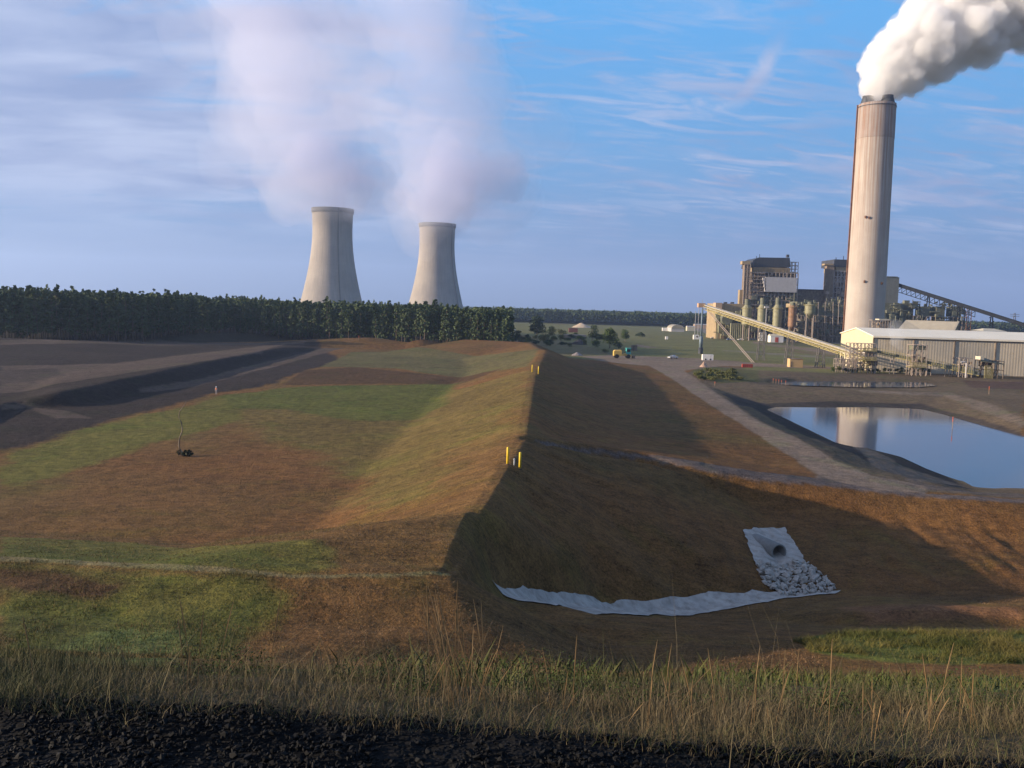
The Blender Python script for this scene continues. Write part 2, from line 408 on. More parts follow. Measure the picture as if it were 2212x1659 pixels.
Z('soil_field', SOIL, 2.5, world=[(-700, 90), (-75, 60), (-71, 108), (-70, 155), (-70, 213), (-63, 232), (-66, 300), (-60, 330), (-100, 470), (-180, 445), (-230, 405), (-700, 340)])
Z('soil_field', SOILP, 1.5, (0, 735), (300, 728), (700, 735), (500, 745), (200, 742), (0, 745))  # paler soil colour puts the sunlit bands into the dark field
Z('soil_field', SOILP, 1.5, (0, 790), (250, 785), (560, 748), (620, 742), (560, 762), (350, 795), (100, 835), (0, 850))
Z('soil_field', SOILP, 1.0, (300, 838), (420, 822), (560, 785), (700, 752), (740, 752), (600, 790), (420, 835), (300, 850))
Z('soil_field', SOILP, 1.0, (0, 872), (60, 868), (160, 890), (200, 905), (120, 905), (60, 880), (0, 885))
Z('soil_field', (.085, .062, .05), 1.0, (0, 800), (120, 795), (140, 812), (0, 830))
Z('grass_field', (.15, .125, .05), 1.0, (760, 760), (900, 750), (1165, 753), (1140, 792), (1080, 800), (850, 795), (690, 792))
Z('grass_field', (.185, .128, .038), 6.0, (420, 884), (640, 836), (1145, 800), (1105, 950), (985, 1060), (820, 1100), (700, 985), (560, 940))
Z('grass_field', (.215, .118, .040), 5.0, (1130, 960), (1090, 1010), (1020, 1130), (960, 1180), (900, 1120), (1000, 960))
Z('mulched_ground', MULCHD, .8, (660, 800), (770, 793), (1090, 795), (1010, 824), (860, 828), (610, 832))  # darker brown band by colour alone
Z('grass_field', GREEN, 3.0, (470, 856), (640, 836), (985, 828), (960, 870), (900, 908), (760, 908), (600, 885), (450, 885))
Z('grass_field', OLIVE, 2.5, (0, 985), (150, 935), (400, 878), (470, 856), (520, 905), (300, 965), (120, 1030), (0, 1060))
Z('grass_field', OLIVE, 1.2, (0, 1160), (300, 1172), (700, 1190), (720, 1235), (640, 1244), (300, 1221), (0, 1204))
Z('grass_field', GREEN, 1.2, (0, 1178), (300, 1192), (600, 1210), (660, 1236), (300, 1218), (0, 1202))
Z('dirt_track', (.25, .20, .09), .25, (0, 1202), (300, 1219), (640, 1242), (860, 1243), (975, 1237), (975, 1243), (860, 1249), (640, 1248), (300, 1225), (0, 1208))
Z('grass_field', OLIVE, 1.5, (0, 1212), (300, 1230), (560, 1250), (620, 1300), (500, 1390), (0, 1420))
Z('mulched_ground', MULCHD, 1.2, (0, 1222), (200, 1235), (330, 1250), (250, 1290), (60, 1280), (0, 1260))
Z('grass_field', GREEN, 1.2, (0, 1310), (120, 1280), (330, 1330), (560, 1300), (480, 1390), (0, 1420))
Z('grass_field', (.16, .185, .05), 1.0, (60, 1400), (230, 1352), (380, 1362), (420, 1440), (60, 1450))
# mud flats, banks and roads round the ponds
flats = [(1451, 818), (1520, 790), (1640, 796), (2212, 806), (2212, 1078), (2000, 1062), (1800, 1046), (1774, 1028), (1599, 915)]
Z('mud_flat', MUD, 1.0, *flats)
Z('mud_flat', (.062, .050, .043), .8, (1530, 834), (1600, 862), (1700, 925), (1850, 985), (1990, 1040), (2100, 1058), (2050, 1030), (1950, 985), (1880, 966), (1800, 955), (1700, 905), (1654, 884), (1620, 868))
Z('mud_flat', (.075, .060, .050), .8, (1560, 850), (1654, 872), (1795, 866), (1990, 872), (2110, 902), (2212, 936), (2212, 946), (1990, 886), (1671, 881), (1600, 876))
Z('mud_flat', MUDP, 1.0, (1860, 843), (2050, 848), (2150, 876), (2212, 902), (2212, 925), (2110, 884), (2040, 856), (1864, 848))
Z('mud_flat', MUDP, .8, (1830, 962), (1870, 968), (1960, 1010), (2080, 1050), (2000, 1044), (1890, 1010))
Z('mud_flat', (.16, .125, .10), .8, (1940, 1020), (2000, 1046), (2100, 1062), (2212, 1066), (2212, 1074), (1980, 1056))
Z('mud_flat', (.12, .075, .055), 1.0, (2080, 822), (2212, 824), (2212, 842), (2100, 838))
Z('mulched_ground', (.17, .095, .055), 1.0, (1500, 800), (1545, 800), (1600, 815), (1560, 826), (1500, 816))
Z('grass_field', (.13, .12, .045), 1.2, (1490, 800), (1530, 792), (1640, 800), (1640, 824), (1560, 828), (1520, 818))
Z('grass_field', LAWN, 1.2, (1600, 796), (1640, 788), (1810, 799), (2212, 806), (2212, 811), (1800, 806), (1640, 800))
Z('mud_flat', (.145, .105, .065), 1.0, (1660, 806), (2000, 806), (2212, 812), (2212, 820), (2000, 812), (1660, 812))
Z('gravel_road', GRAVEL, .5, *[(p[0], p[1]) for p in toe[::-1]][2:], (1790, 1040), *[(p[0], p[1]) for p in rd[:8]][::-1], (1500, 815), (1470, 797))
Z('gravel_road', GRAVEL, .8, (1255, 770), (1330, 767), (1440, 771), (1530, 776), (1640, 784), (1806, 793), (1806, 798), (1640, 792), (1560, 791), (1510, 796), (1480, 800), (1450, 806), (1430, 800), (1400, 790), (1330, 784))
Z('gravel_road', GRAVEL, .5, (1760, 1030), (1810, 1000), (1888, 1028), (2000, 1050), (2000, 1066), (1900, 1060), (1800, 1049))
Z('dirt_track', (.17, .13, .11), .35, (1150, 944), (1180, 949), (1290, 964), (1400, 980), (1520, 999), (1640, 1019), (1780, 1034), (1900, 1058), (2212, 1080), (2212, 1087), (1900, 1062), (1800, 1049), (1640, 1033), (1520, 1013), (1400, 993), (1290, 976), (1180, 959))
Z('gravel_road', GRAVEL, 1.0, (1626, 737), (1700, 747), (1806, 757), (1806, 767), (1700, 752), (1626, 741))
Z('gravel_road', (.26, .22, .15), .8, (1560, 756), (1644, 761), (1806, 772), (1806, 775), (1644, 764), (1560, 758))
Z('gravel_road', GRAVEL, .8, (1376, 744), (1420, 751), (1400, 752), (1372, 748))
Z('plant_yard', (.30, .25, .20), 1.5, (1500, 712), (1530, 722), (1575, 729), (1640, 734), (1806, 742), (2300, 760), (2300, 706), (1490, 700))
Z('grass_field', (.14, .13, .06), 1.2, (1640, 742), (1700, 736), (1806, 747), (1806, 755), (1700, 745))
Z('mulched_ground', (.21, .15, .075), 1.2, (1680, 752), (1806, 768), (1806, 771), (1700, 760))
# near slopes
Z('mulched_ground', (.23, .112, .05), 1.0, (1800, 1312), (2212, 1314), (2212, 1352), (1850, 1350))  # lighter brown paints in the sunlit band along the ridge
Z('grass_field', (.14, .15, .03), .8, (1740, 1384), (1820, 1368), (2212, 1368), (2212, 1432), (1950, 1432), (1760, 1412))
Z('grass_field', (.09, .11, .03), 1.0, (780, 1450), (1290, 1462), (1500, 1462), (1700, 1460), (2212, 1460), (2212, 1500), (0, 1500), (0, 1430))
Z('embankment_grass', STRAW, .25, world=[(-700, 14), (0, 14), (700, 14), (700, 2.0), (60, 3.0)] + [tuple(e[:2]) for e in edge[::-1]] + [(-60, 4.6), (-700, 6)])
Z('coal_bed', COAL, .12, world=[(700, 2.2), (60, 3.1)] + [tuple(e[:2] + np.array([0, .12])) for e in edge[::-1]] + [(-60, 4.7), (-700, 6.1), (-700, -32), (700, -32)])

ZNAMES = ['mulched_ground'] + sorted({z[0] for z in ZONES} - {'mulched_ground'})
def relief(x, y, z0):
    """small unevenness added on the surveyed surface"""
    r = np.hypot(x, y)
    a = np.clip((r - 30) / 40, 0, 1)
    n = fbm(x, y, .22, 4, 3) * .07 * (0.25 + a) + fbm(x, y, .9, 3, 9) * .06
    n += np.clip((r - 400) / 600, 0, 1) * fbm(x, y, .01, 3, 5) * .8
    left = ((x < -66) & (y > 95) & (y < 460))
    n += left * (fbm(x + y * .3, y * 1.6, .07, 4, 13) * .16)
    # rills washed down the steep faces of the crest
    g = np.exp(-((x - 3) / 14) ** 2) * ((y > 45) & (y < 330))
    n += g * fbm(x * .25, y * 1.0, .55, 3, 21) * .22
    yt = np.interp(x, [0, 17, 32, 44, 64, 90], [98, 110, 108, 106, 104, 104]); g2 = np.clip((x - 5) / 9, 0, 1) * np.clip((95 - x) / 20, 0, 1) * np.clip((yt - 3 - y) / 5, 0, 1) * np.clip((y - 74) / 12, 0, 1); n += g2 * fbm(x * 1.0, y * .16, .85, 3, 31) * .26
    flat = z0 < -1.45
    n = np.where(flat & (y > 120), n * .12, n)
    return n
def height(x, y, n=5):
    x = np.asarray(x, float); y = np.asarray(y, float); r = np.hypot(x, y)
    s = np.clip(r * .004 + np.clip((r - 30) / 10, 0, 1) * .8, .06, 2.2); z = tin(x, y) * .28; k = (1 - .28) / 6
    for i in range(6):
        t = i * math.pi / 3 + .3; z = z + tin(x + s * math.cos(t), y + s * math.sin(t)) * k
    return z + relief(x, y, z)
def H1(x, y): return float(height(np.array([float(x)]), np.array([float(y)]))[0])
def on(px, py, dz=0.0):
    """ground point seen at a place in the survey photograph"""
    p = hit(px, py); return np.array([p[0], p[1], H1(p[0], p[1]) + dz])

def zone_color(x, y):
    c = np.tile(np.array(MULCH), (len(x), 1)); pt_ = np.clip(.5 + 1.1 * fbm(x, y, .06, 5, 61), 0, 1)[:, None]; c = c * (1 - .45 * pt_) + np.array((.125, .100, .034)) * .45 * pt_; zid = np.zeros(len(x), int)
    wob = [(fbm(x, y, .8, 4, 40 + k * 7), fbm(x, y, .8, 4, 44 + k * 7)) for k in range(2)]
    wobb = (fbm(x, y, .11, 4, 71), fbm(x, y, .11, 4, 75))
    for nm, poly, col, rag in ZONES:
        pl = np.asarray([(p[0], p[1]) for p in poly]); m = 3 * rag + 1
        s = (x > pl[:, 0].min() - m) & (x < pl[:, 0].max() + m) & (y > pl[:, 1].min() - m) & (y < pl[:, 1].max() + m)
        if not s.any(): continue
        X = x[s]; Y = y[s]; wgt = 0
        hard = inside(pl, X + rag * wobb[0][s] + rag * .3 * wob[0][0][s], Y + rag * wobb[1][s] + rag * .3 * wob[0][1][s])
        for k, (ox, oy) in enumerate(((0, 0), (.5, .2), (-.4, .4), (.1, -.5), (-.3, -.3))):
            wgt = wgt + inside(pl, X + rag * (wobb[0][s] + ox * .7 + .5 * wob[k % 2][0][s]), Y + rag * (wobb[1][s] + oy * .7 + .5 * wob[k % 2][1][s]))
        wgt = wgt / 5.0
        idx = np.nonzero(s)[0]; c[idx] = c[idx] * (1 - wgt[:, None]) + np.array(col) * wgt[:, None]
        zid[idx[hard]] = ZNAMES.index(nm)
    return c, zid

# ---- one sheet of ground: rings about the embankment, cut into its regions
def build_ground():
    rr = [2.2]
    while rr[-1] < 12500:
        r = rr[-1]
        if r < 8: d = .09
        elif r < 36: d = .35
        elif r < 450: d = min(1.3, max(.22, r * r / 22 / 921 * 1.15))
        else: d = r * .022
        rr.append(r + d)
    rr = np.array([0.0001, 1.0] + rr)
    th = np.concatenate([np.linspace(-R(33), R(33), 640), np.linspace(R(33), R(327), 62)[1:-1]])
    TT, RR = np.meshgrid(th, rr); x = RR * np.sin(TT); y = RR * np.cos(TT)
    nr, nt = x.shape
    xs = x.ravel(); ys = y.ravel(); z = height(xs, ys)
    col, zid = zone_color(xs, ys)
    G = (z).reshape(nr, nt)
    v = np.stack([xs, ys, z], 1)
    i, j = np.meshgrid(np.arange(nr - 1), np.arange(nt), indexing='ij'); j2 = (j + 1) % nt
    q = np.stack([i * nt + j, i * nt + j2, (i + 1) * nt + j2, (i + 1) * nt + j], -1).reshape(-1, 4)
    q = q[:, ::-1]
    # vertex normals of the whole sheet, so that the cut edges do not show
    a = v[q[:, 2]] - v[q[:, 0]]; b = v[q[:, 3]] - v[q[:, 1]]; fn = np.cross(a, b)
    flip = fn[:, 2].mean() < 0
    if flip: q = q[:, ::-1]; fn = -fn
    vn = np.zeros_like(v)
    for k in range(4): np.add.at(vn, q[:, k], fn)
    vn /= np.linalg.norm(vn, axis=1)[:, None] + 1e-12
    fz = zid[q[:, 0]]
    out = {}
    for k, nm in enumerate(ZNAMES):
        sel = q[fz == k]
        if not len(sel): continue
        us, inv = np.unique(sel, return_inverse=True); inv = inv.reshape(sel.shape)
        me = fastmesh(nm, v[us], quads=inv)
        at = me.color_attributes.new('zone', 'FLOAT_COLOR', 'POINT')
        at.data.foreach_set('color', np.concatenate([col[us], np.ones((len(us), 1))], 1).astype(np.float32).ravel())
        me.normals_split_custom_set_from_vertices(vn[us].tolist())
        o = meshobj(nm, me, GROUND); o['kind'] = 'structure'; out[nm] = o
    return out

GROUND = bpy.data.materials.new('ground'); GROUND.use_nodes = True
g = NT(GROUND.node_tree); gb = g.n['Principled BSDF']; gb.inputs['Roughness'].default_value = .95; gb.inputs['Specular IOR Level'].default_value = .12
gat = g.node('ShaderNodeAttribute', attribute_name='zone'); gtc = g.node('ShaderNodeTexCoord'); gv = gtc.outputs['Object']
n1 = g.noise(gv, .045, 6, .62); n2 = g.noise(gv, .6, 6, .68); n3 = g.noise(gv, 4.5, 4, .7)
nst = g.noise(g.scale(gv, (.5, 2.4, 1)), .9, 5, .65, .4)
n4 = g.noise(gv, 13.0, 3, .7)
k = g.math('ADD', g.math('MULTIPLY', n2, 1.4), g.math('MULTIPLY', n3, 1.9)); k = g.math('ADD', k, g.math('MULTIPLY', g.math('SUBTRACT', n4, .5), 1.4))
k = g.math('ADD', k, g.math('MULTIPLY', nst, 1.0))
k = g.math('ADD', k, g.math('MULTIPLY', n1, .8))
k = g.maprange(k, 1.85, 3.25, .12, 1.28)
kc = g.node('ShaderNodeCombineColor'); [g.link(k, kc.inputs[i]) for i in range(3)]
cc = g.mix(1.0, gat.outputs['Color'], kc.outputs[0], 'MULTIPLY')
olive = g.mix(1.0, cc, (.74, 1.12, .62), 'MULTIPLY')
cc = g.mix(g.math('MULTIPLY', g.maprange(g.noise(gv, .085, 7, .7, .6), .50, .66, 0, .8, True), .5), cc, olive)
g.link(cc, gb.inputs['Base Color'])
bp = g.node('ShaderNodeBump'); bp.inputs['Strength'].default_value = .9; bp.inputs['Distance'].default_value = .22
g.link(g.math('ADD', g.math('MULTIPLY', n2, 1.2), g.math('MULTIPLY', n3, .8)), bp.inputs['Height']); g.link(bp.outputs[0], gb.inputs['Normal'])
SURF = build_ground()

# ------------------------------------------------------------------ water
WATER = bpy.data.materials.new('pond_water'); WATER.use_nodes = True
wt = NT(WATER.node_tree); wb = wt.n['Principled BSDF']
wb.inputs['Base Color'].default_value = (.045, .065, .095, 1); wb.inputs['Roughness'].default_value = .07; wb.inputs['IOR'].default_value = 1.33; wb.inputs['Specular IOR Level'].default_value = .5
wtc = wt.node('ShaderNodeTexCoord'); bpn = wt.node('ShaderNodeBump'); bpn.inputs['Strength'].default_value = .22; bpn.inputs['Distance'].default_value = .02
wt.link(wt.noise(wt.scale(wtc.outputs['Object'], (1, .4, 1)), 1.4, 4, .6), bpn.inputs['Height']); wt.link(bpn.outputs[0], wb.inputs['Normal'])
def sheet(name, poly, z, m, kind='structure', grow=0.0):
    c = np.mean([p[:2] for p in poly], 0); pts = [np.array(p[:2]) + (np.array(p[:2]) - c) / np.linalg.norm(np.array(p[:2]) - c) * grow for p in poly]
    V, E_, Fc, *_ = delaunay_2d_cdt([Vector(p) for p in pts], [], [list(range(len(pts)))], 1, .01)
    me = bpy.data.meshes.new(name); me.from_pydata([(v.x, v.y, z) for v in V], [], [tuple(f) for f in Fc])
    bm = bmesh.new(); bm.from_mesh(me); bmesh.ops.recalc_face_normals(bm, faces=bm.faces)
    for f in bm.faces:
        if f.normal.z < 0: f.normal_flip()
    bm.to_mesh(me); bm.free()
    o = meshobj(name, me, m); o['kind'] = kind; return o
sheet('pond_water', pond_loop, WZ + .02, WATER, grow=1.5)
sheet('pond_water', p2, WZ2 + .40, WATER, grow=3.0)

def drape(name, poly, m, dz=.05, res=.4, rough=.03, parent=None, ragged=.15, seed=0):
    """thin cloth or crust laid over the ground inside a polygon of world points"""
    pl = []
    for i, p in enumerate(poly):
        a = np.array(p[:2]); b = np.array(poly[(i + 1) % len(poly)][:2]); n = max(1, int(np.linalg.norm(b - a) / res))
        for t in range(n):
            q = a + (b - a) * t / n; pl.append(q + ragged * np.array([float(fbm(q[:1], q[1:2], 1.3, 3, seed)[0]), float(fbm(q[:1], q[1:2], 1.3, 3, seed + 5)[0])]))
    pl = np.array(pl); x0, y0 = pl.min(0); x1, y1 = pl.max(0)
    gx, gy = np.meshgrid(np.arange(x0, x1, res), np.arange(y0, y1, res)); gx = gx.ravel() + rng.uniform(-.1, .1, gx.size) * res; gy = gy.ravel()
    k_ = inside(pl, gx, gy); pts = np.concatenate([pl, np.stack([gx[k_], gy[k_]], 1)])
    V, E_, Fc, *_ = delaunay_2d_cdt([Vector(p) for p in pts], [], [list(range(len(pl)))], 1, .02)
    V = np.array([tuple(v) for v in V]); z = height(V[:, 0], V[:, 1]) + dz + rough * fbm(V[:, 0], V[:, 1], 1.7, 3, seed + 9)
    me = bpy.data.meshes.new(name); off = wloc(parent) if parent is not None else np.zeros(3)
    bm = bmesh.new(); vs = [bm.verts.new((V[i, 0] - off[0], V[i, 1] - off[1], z[i] - off[2])) for i in range(len(V))]
    for f in Fc:
        try: bm.faces.new([vs[i] for i in f])
        except ValueError: pass
    bmesh.ops.recalc_face_normals(bm, faces=bm.faces)
    up_ = sum(f.normal.z for f in bm.faces)
    if up_ < 0: bmesh.ops.reverse_faces(bm, faces=bm.faces)
    bm.to_mesh(me); bm.free()
    return meshobj(name, me, m, parent)
# ------------------------------------------------------------------ culvert outlet, riprap and white lining
M_geo = mat('white_geotextile', (.37, .33, .285), .8, var=.2, vscale=.9, bump=.8, bscale=2.2, streak=(.6, 1.4, (.16, .12, .09)))
M_conc = mat('pale_concrete', (.20, .195, .18), .85, var=.15, vscale=2.0)
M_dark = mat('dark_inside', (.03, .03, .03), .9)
M_rock = mat('limestone_rock', (.37, .335, .29), .85, var=.28, vscale=1.3, bump=.6, bscale=6)
strip = [hit(*p) for p in ((1060, 1275), (1130, 1281), (1200, 1299), (1290, 1306), (1350, 1296), (1430, 1290), (1530, 1279), (1600, 1285), (1625, 1277), (1640, 1278), (1700, 1286), (1815, 1279), (1806, 1284), (1700, 1293), (1600, 1312), (1500, 1328), (1400, 1333), (1300, 1326), (1200, 1312), (1120, 1296))]
o = drape('geotextile_lining', strip, M_geo, .08, .45, .05, ragged=.18, seed=3)
tag(o, 'long curved white geotextile strip lining the ditch at the foot of the dark slope', 'ditch lining')
matp = [hit(*p) for p in ((1606, 1147), (1640, 1142), (1694, 1140), (1716, 1172), (1738, 1212), (1752, 1232), (1640, 1238), (1628, 1205), (1616, 1172))]
o = drape('geotextile_mat', matp, M_geo, .10, .3, .05, ragged=.25, seed=8)
tag(o, 'square white geotextile mat spread on the slope round the culvert pipe', 'erosion mat')
# pipe: comes out of the slope towards the ditch
pm = on(1682, 1206); ps = on(1664, 1176)
dr = np.array([pm[0] - ps[0], pm[1] - ps[1], 0]); dr /= np.linalg.norm(dr); dr = np.array([.30, -.95, .0]); dr /= np.linalg.norm(dr)
mouth = pm + np.array([0, 0, .55]); back = mouth - dr * 4.2
t_ = thing('culvert_pipe', 'grey concrete culvert pipe with a dark open mouth, lying on the white mat', 'culvert', tuple(mouth - np.array([0, 0, .7])))
RO = .84; RI = .68
def ringtube(p, q, r0, r1, n=28):
    mb = MB(); mb.tube([p, q], [r0, r0], n, False); mb.tube([q, p], [r1, r1], n, False)
    b = 0; f = []
    # outer verts 0..n-1 at p, n..2n-1 at q ; inner 2n.. at q, 3n.. at p
    return mb
pb = MB()
def ringpts(c, d, r, n=28):
    upv = np.array([0, 0, 1.]); a = np.cross(d, upv); a /= np.linalg.norm(a); b = np.cross(a, d)
    return [c + r * (a * math.cos(t) + b * math.sin(t)) for t in np.arange(n) * 2 * math.pi / n]
n = 28
rings = [ringpts(back, dr, RO), ringpts(mouth - dr * .02, dr, RO), ringpts(mouth, dr, RO - .03), ringpts(mouth, dr, RI + .02), ringpts(mouth - dr * .03, dr, RI), ringpts(back, dr, RI)]
pb.add(np.concatenate(rings), [(i * n + j, i * n + (j + 1) % n, (i + 1) * n + (j + 1) % n, (i + 1) * n + j) for i in range(5) for j in range(n)])
pb.build('pipe_wall', M_conc, t_, True)
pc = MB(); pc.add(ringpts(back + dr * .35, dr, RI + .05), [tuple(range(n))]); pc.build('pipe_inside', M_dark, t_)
# riprap
t_ = thing('riprap_apron', 'fan of broken pale limestone rocks below the culvert pipe', 'rock apron', tuple(on(1720, 1258)))
def rock_mesh(seed, nm='stone'):
    rd_ = random.Random(seed); bm = bmesh.new()
    pts = [Vector((rd_.gauss(0, 1), rd_.gauss(0, 1), rd_.gauss(0, .8))).normalized() * rd_.uniform(.75, 1.1) for _ in range(13)]
    for p in pts: bm.verts.new(p)
    r = bmesh.ops.convex_hull(bm, input=bm.verts)
    bmesh.ops.delete(bm, geom=[g_ for g_ in r['geom_interior'] if isinstance(g_, bmesh.types.BMVert)], context='VERTS')
    me = bpy.data.meshes.new(nm); bm.to_mesh(me); bm.free(); me.materials.append(M_rock); return me
rocks = [rock_mesh(i) for i in range(9)]
fan = [hit(*p) for p in ((1632, 1214), (1660, 1222), (1700, 1222), (1745, 1218), (1770, 1240), (1806, 1274), (1790, 1282), (1700, 1291), (1680, 1284), (1650, 1262))]
fp = np.array([p[:2] for p in fan]); lo = fp.min(0); hi = fp.max(0); off = wloc(t_); cnt = 0; tries = 0; placed = []
while cnt < 285 and tries < 20000:
    tries += 1; q = rng.uniform(lo, hi)
    if not inside(fp, q[:1], q[1:2])[0]: continue
    s = rng.uniform(.15, .30) if rng.random() < .8 else rng.uniform(.30, .46)
    if any((q[0] - a) ** 2 + (q[1] - b) ** 2 < (.62 * (s + c)) ** 2 for a, b, c in placed): 
        if rng.random() < .9: continue
    placed.append((q[0], q[1], s)); z = H1(*q)
    o = bpy.data.objects.new('stone', rocks[rng.integers(9)]); COL.objects.link(o); o.parent = t_
    o.location = (q[0] - off[0], q[1] - off[1], z - off[2] + s * .45 + rng.uniform(0, .12)); o.scale = (s * rng.uniform(.8, 1.4), s * rng.uniform(.7, 1.1), s * rng.uniform(.6, .9))
    o.rotation_euler = tuple(rng.uniform(-1, 1, 2)) + (rng.uniform(0, 6.28),); cnt += 1

# ------------------------------------------------------------------ yellow guard posts on the crest
M_yel = mat('yellow_paint', (.72, .50, .03), .5, var=.12, vscale=2, streak=(.4, 4, (.30, .18, .06)))
M_soil = mat('packed_soil', (.10, .06, .035), .95, var=.3, vscale=5)
M_grey = mat('galvanised_steel', (.35, .36, .37), .5, var=.1, vscale=3)
def post(px, py, top, label):
    b = on(px, py); dist = b[1]
    h = (py - top) / F * dist * 1.02; r = .115
    o = thing('guard_post', label, 'guard post', tuple(b), 'yellow guard posts on the dike crest')
    m = MB(); m.lathe((b[0], b[1]), [(r, b[2] - .3), (r, b[2] + h - .06), (r * .8, b[2] + h - .02), (r * .3, b[2] + h)], 20, True, True); m.build('post_tube', M_yel, o, True)
    c = MB(); c.lathe((b[0], b[1]), [(r + .10, b[2] - .2), (r + .09, b[2] + .05), (r * .9, b[2] + .09)], 16, True, True); c.build('footing', M_soil, o, True)
post(1096.5, 999, 961, 'left post of the nearer yellow pair on the dike crest')
post(1123, 1012, 975, 'right post of the nearer yellow pair on the dike crest')
post(1149.5, 804, 788, 'left post of the farther yellow pair on the dike crest')
post(1163, 808, 791, 'right post of the farther yellow pair on the dike crest')
b = on(1111, 1000); o = thing('monitoring_well', 'short grey well pipe standing between the two nearer yellow posts', 'well pipe', tuple(b))
m = MB(); m.lathe((b[0], b[1]), [(.07, b[2] - .2), (.07, b[2] + .55)], 14, True, True); m.build('well_pipe', M_grey, o, True)
m = MB(); m.lathe((b[0], b[1]), [(.09, b[2] + .551), (.09, b[2] + .62), (.05, b[2] + .65)], 14, True, True); m.build('cap', M_grey, o, True)

# ------------------------------------------------------------------ survey stakes
M_stake = mat('orange_painted_wood', (.75, .16, .06), .7); M_wood = mat('bare_wood', (.42, .28, .16), .8)
def stake(px, py, h, label, z=None):
    b = on(px, py)
    if z is not None: b = P(px, py, z)
    o = thing('survey_stake', label, 'stake', tuple(b), 'orange survey stakes')
    zb = b[2]; m = MB(); m.box(b[0] - .06, b[0] + .06, b[1] - .03, b[1] + .03, zb - 1.5 if z is not None else zb - .2, zb + h * .6); m.build('shaft', M_wood, o)
    m = MB(); m.box(b[0] - .075, b[0] + .075, b[1] - .045, b[1] + .045, zb + h * .6, zb + h); m.build('painted_tip', M_stake, o)
stake(2057, 927, 2.8, 'tall orange-topped stake standing in the water of the pond', WZ)
stake(2136, 852, 2.4, 'orange stake on the mud flat beyond the pond at the right edge')
stake(1544, 833, 1.3, 'small orange stake at the near left end of the pond bank')
for k, (px, py) in enumerate(((1670, 828), (1676, 829), (1682, 830), (1688, 831), (1697, 832))):
    stake(px, py, 1.6, 'orange stake in the short row beside the smaller far pond')
stake(775, 735, 2.2, 'pale stake on the far rim of the left basin below the pines')

# ------------------------------------------------------------------ fallen sapling on the seeded floor
M_bark = mat('grey_bark', (.13, .105, .08), .9, var=.3, vscale=3); M_leafd = mat('dark_leaves', (.018, .026, .011), .8, var=.4, vscale=2)
pts2 = [(401, 985), (392, 975), (386, 962), (388, 945), (394, 928), (392, 912), (386, 900), (388, 887), (395, 878), (402, 866)]
tb = on(401, 986); tr = thing('crooked_sapling', 'thin crooked bare sapling on the seeded slope with a dark leafy clump at its base', 'sapling', tuple(tb))
m = MB(); m.tube([PY(p[0], p[1] + 1.5, tb[1] + .35 * math.sin(i * 1.3)) for i, p in enumerate(pts2)], [.12, .11, .10, .095, .09, .08, .07, .06, .05, .03], 8); m.build('trunk', M_bark, tr, True)
def leaf_cloud(n, c, rad, size, rr_=rng):
    u = rr_.normal(size=(n, 3)); u /= np.linalg.norm(u, axis=1)[:, None]; p = np.array(c) + u * (rr_.random((n, 1)) ** .45) * np.array(rad)
    a = rr_.normal(size=(n, 3)); a /= np.linalg.norm(a, axis=1)[:, None]; b = np.cross(a, rr_.normal(size=(n, 3))); b /= np.linalg.norm(b, axis=1)[:, None]
    s = size * rr_.uniform(.6, 1.4, (n, 1)); v = np.stack([p - a * s, p + b * s * .6, p + a * s, p - b * s * .6], 1).reshape(-1, 3)
    return v, np.arange(n * 4).reshape(n, 4)
v, q = leaf_cloud(230, (.2, 0, .45), (.95, .6, .5), .14)
meshobj('leaf_clump', fastmesh('leaf_clump', v, quads=q, smooth=False), M_leafd, tr)
v, q = leaf_cloud(50, (-1.0, .2, .4), (.35, .3, .5), .12)
meshobj('leaf_clump', fastmesh('leaf_clump', v, quads=q, smooth=False), M_leafd, tr)

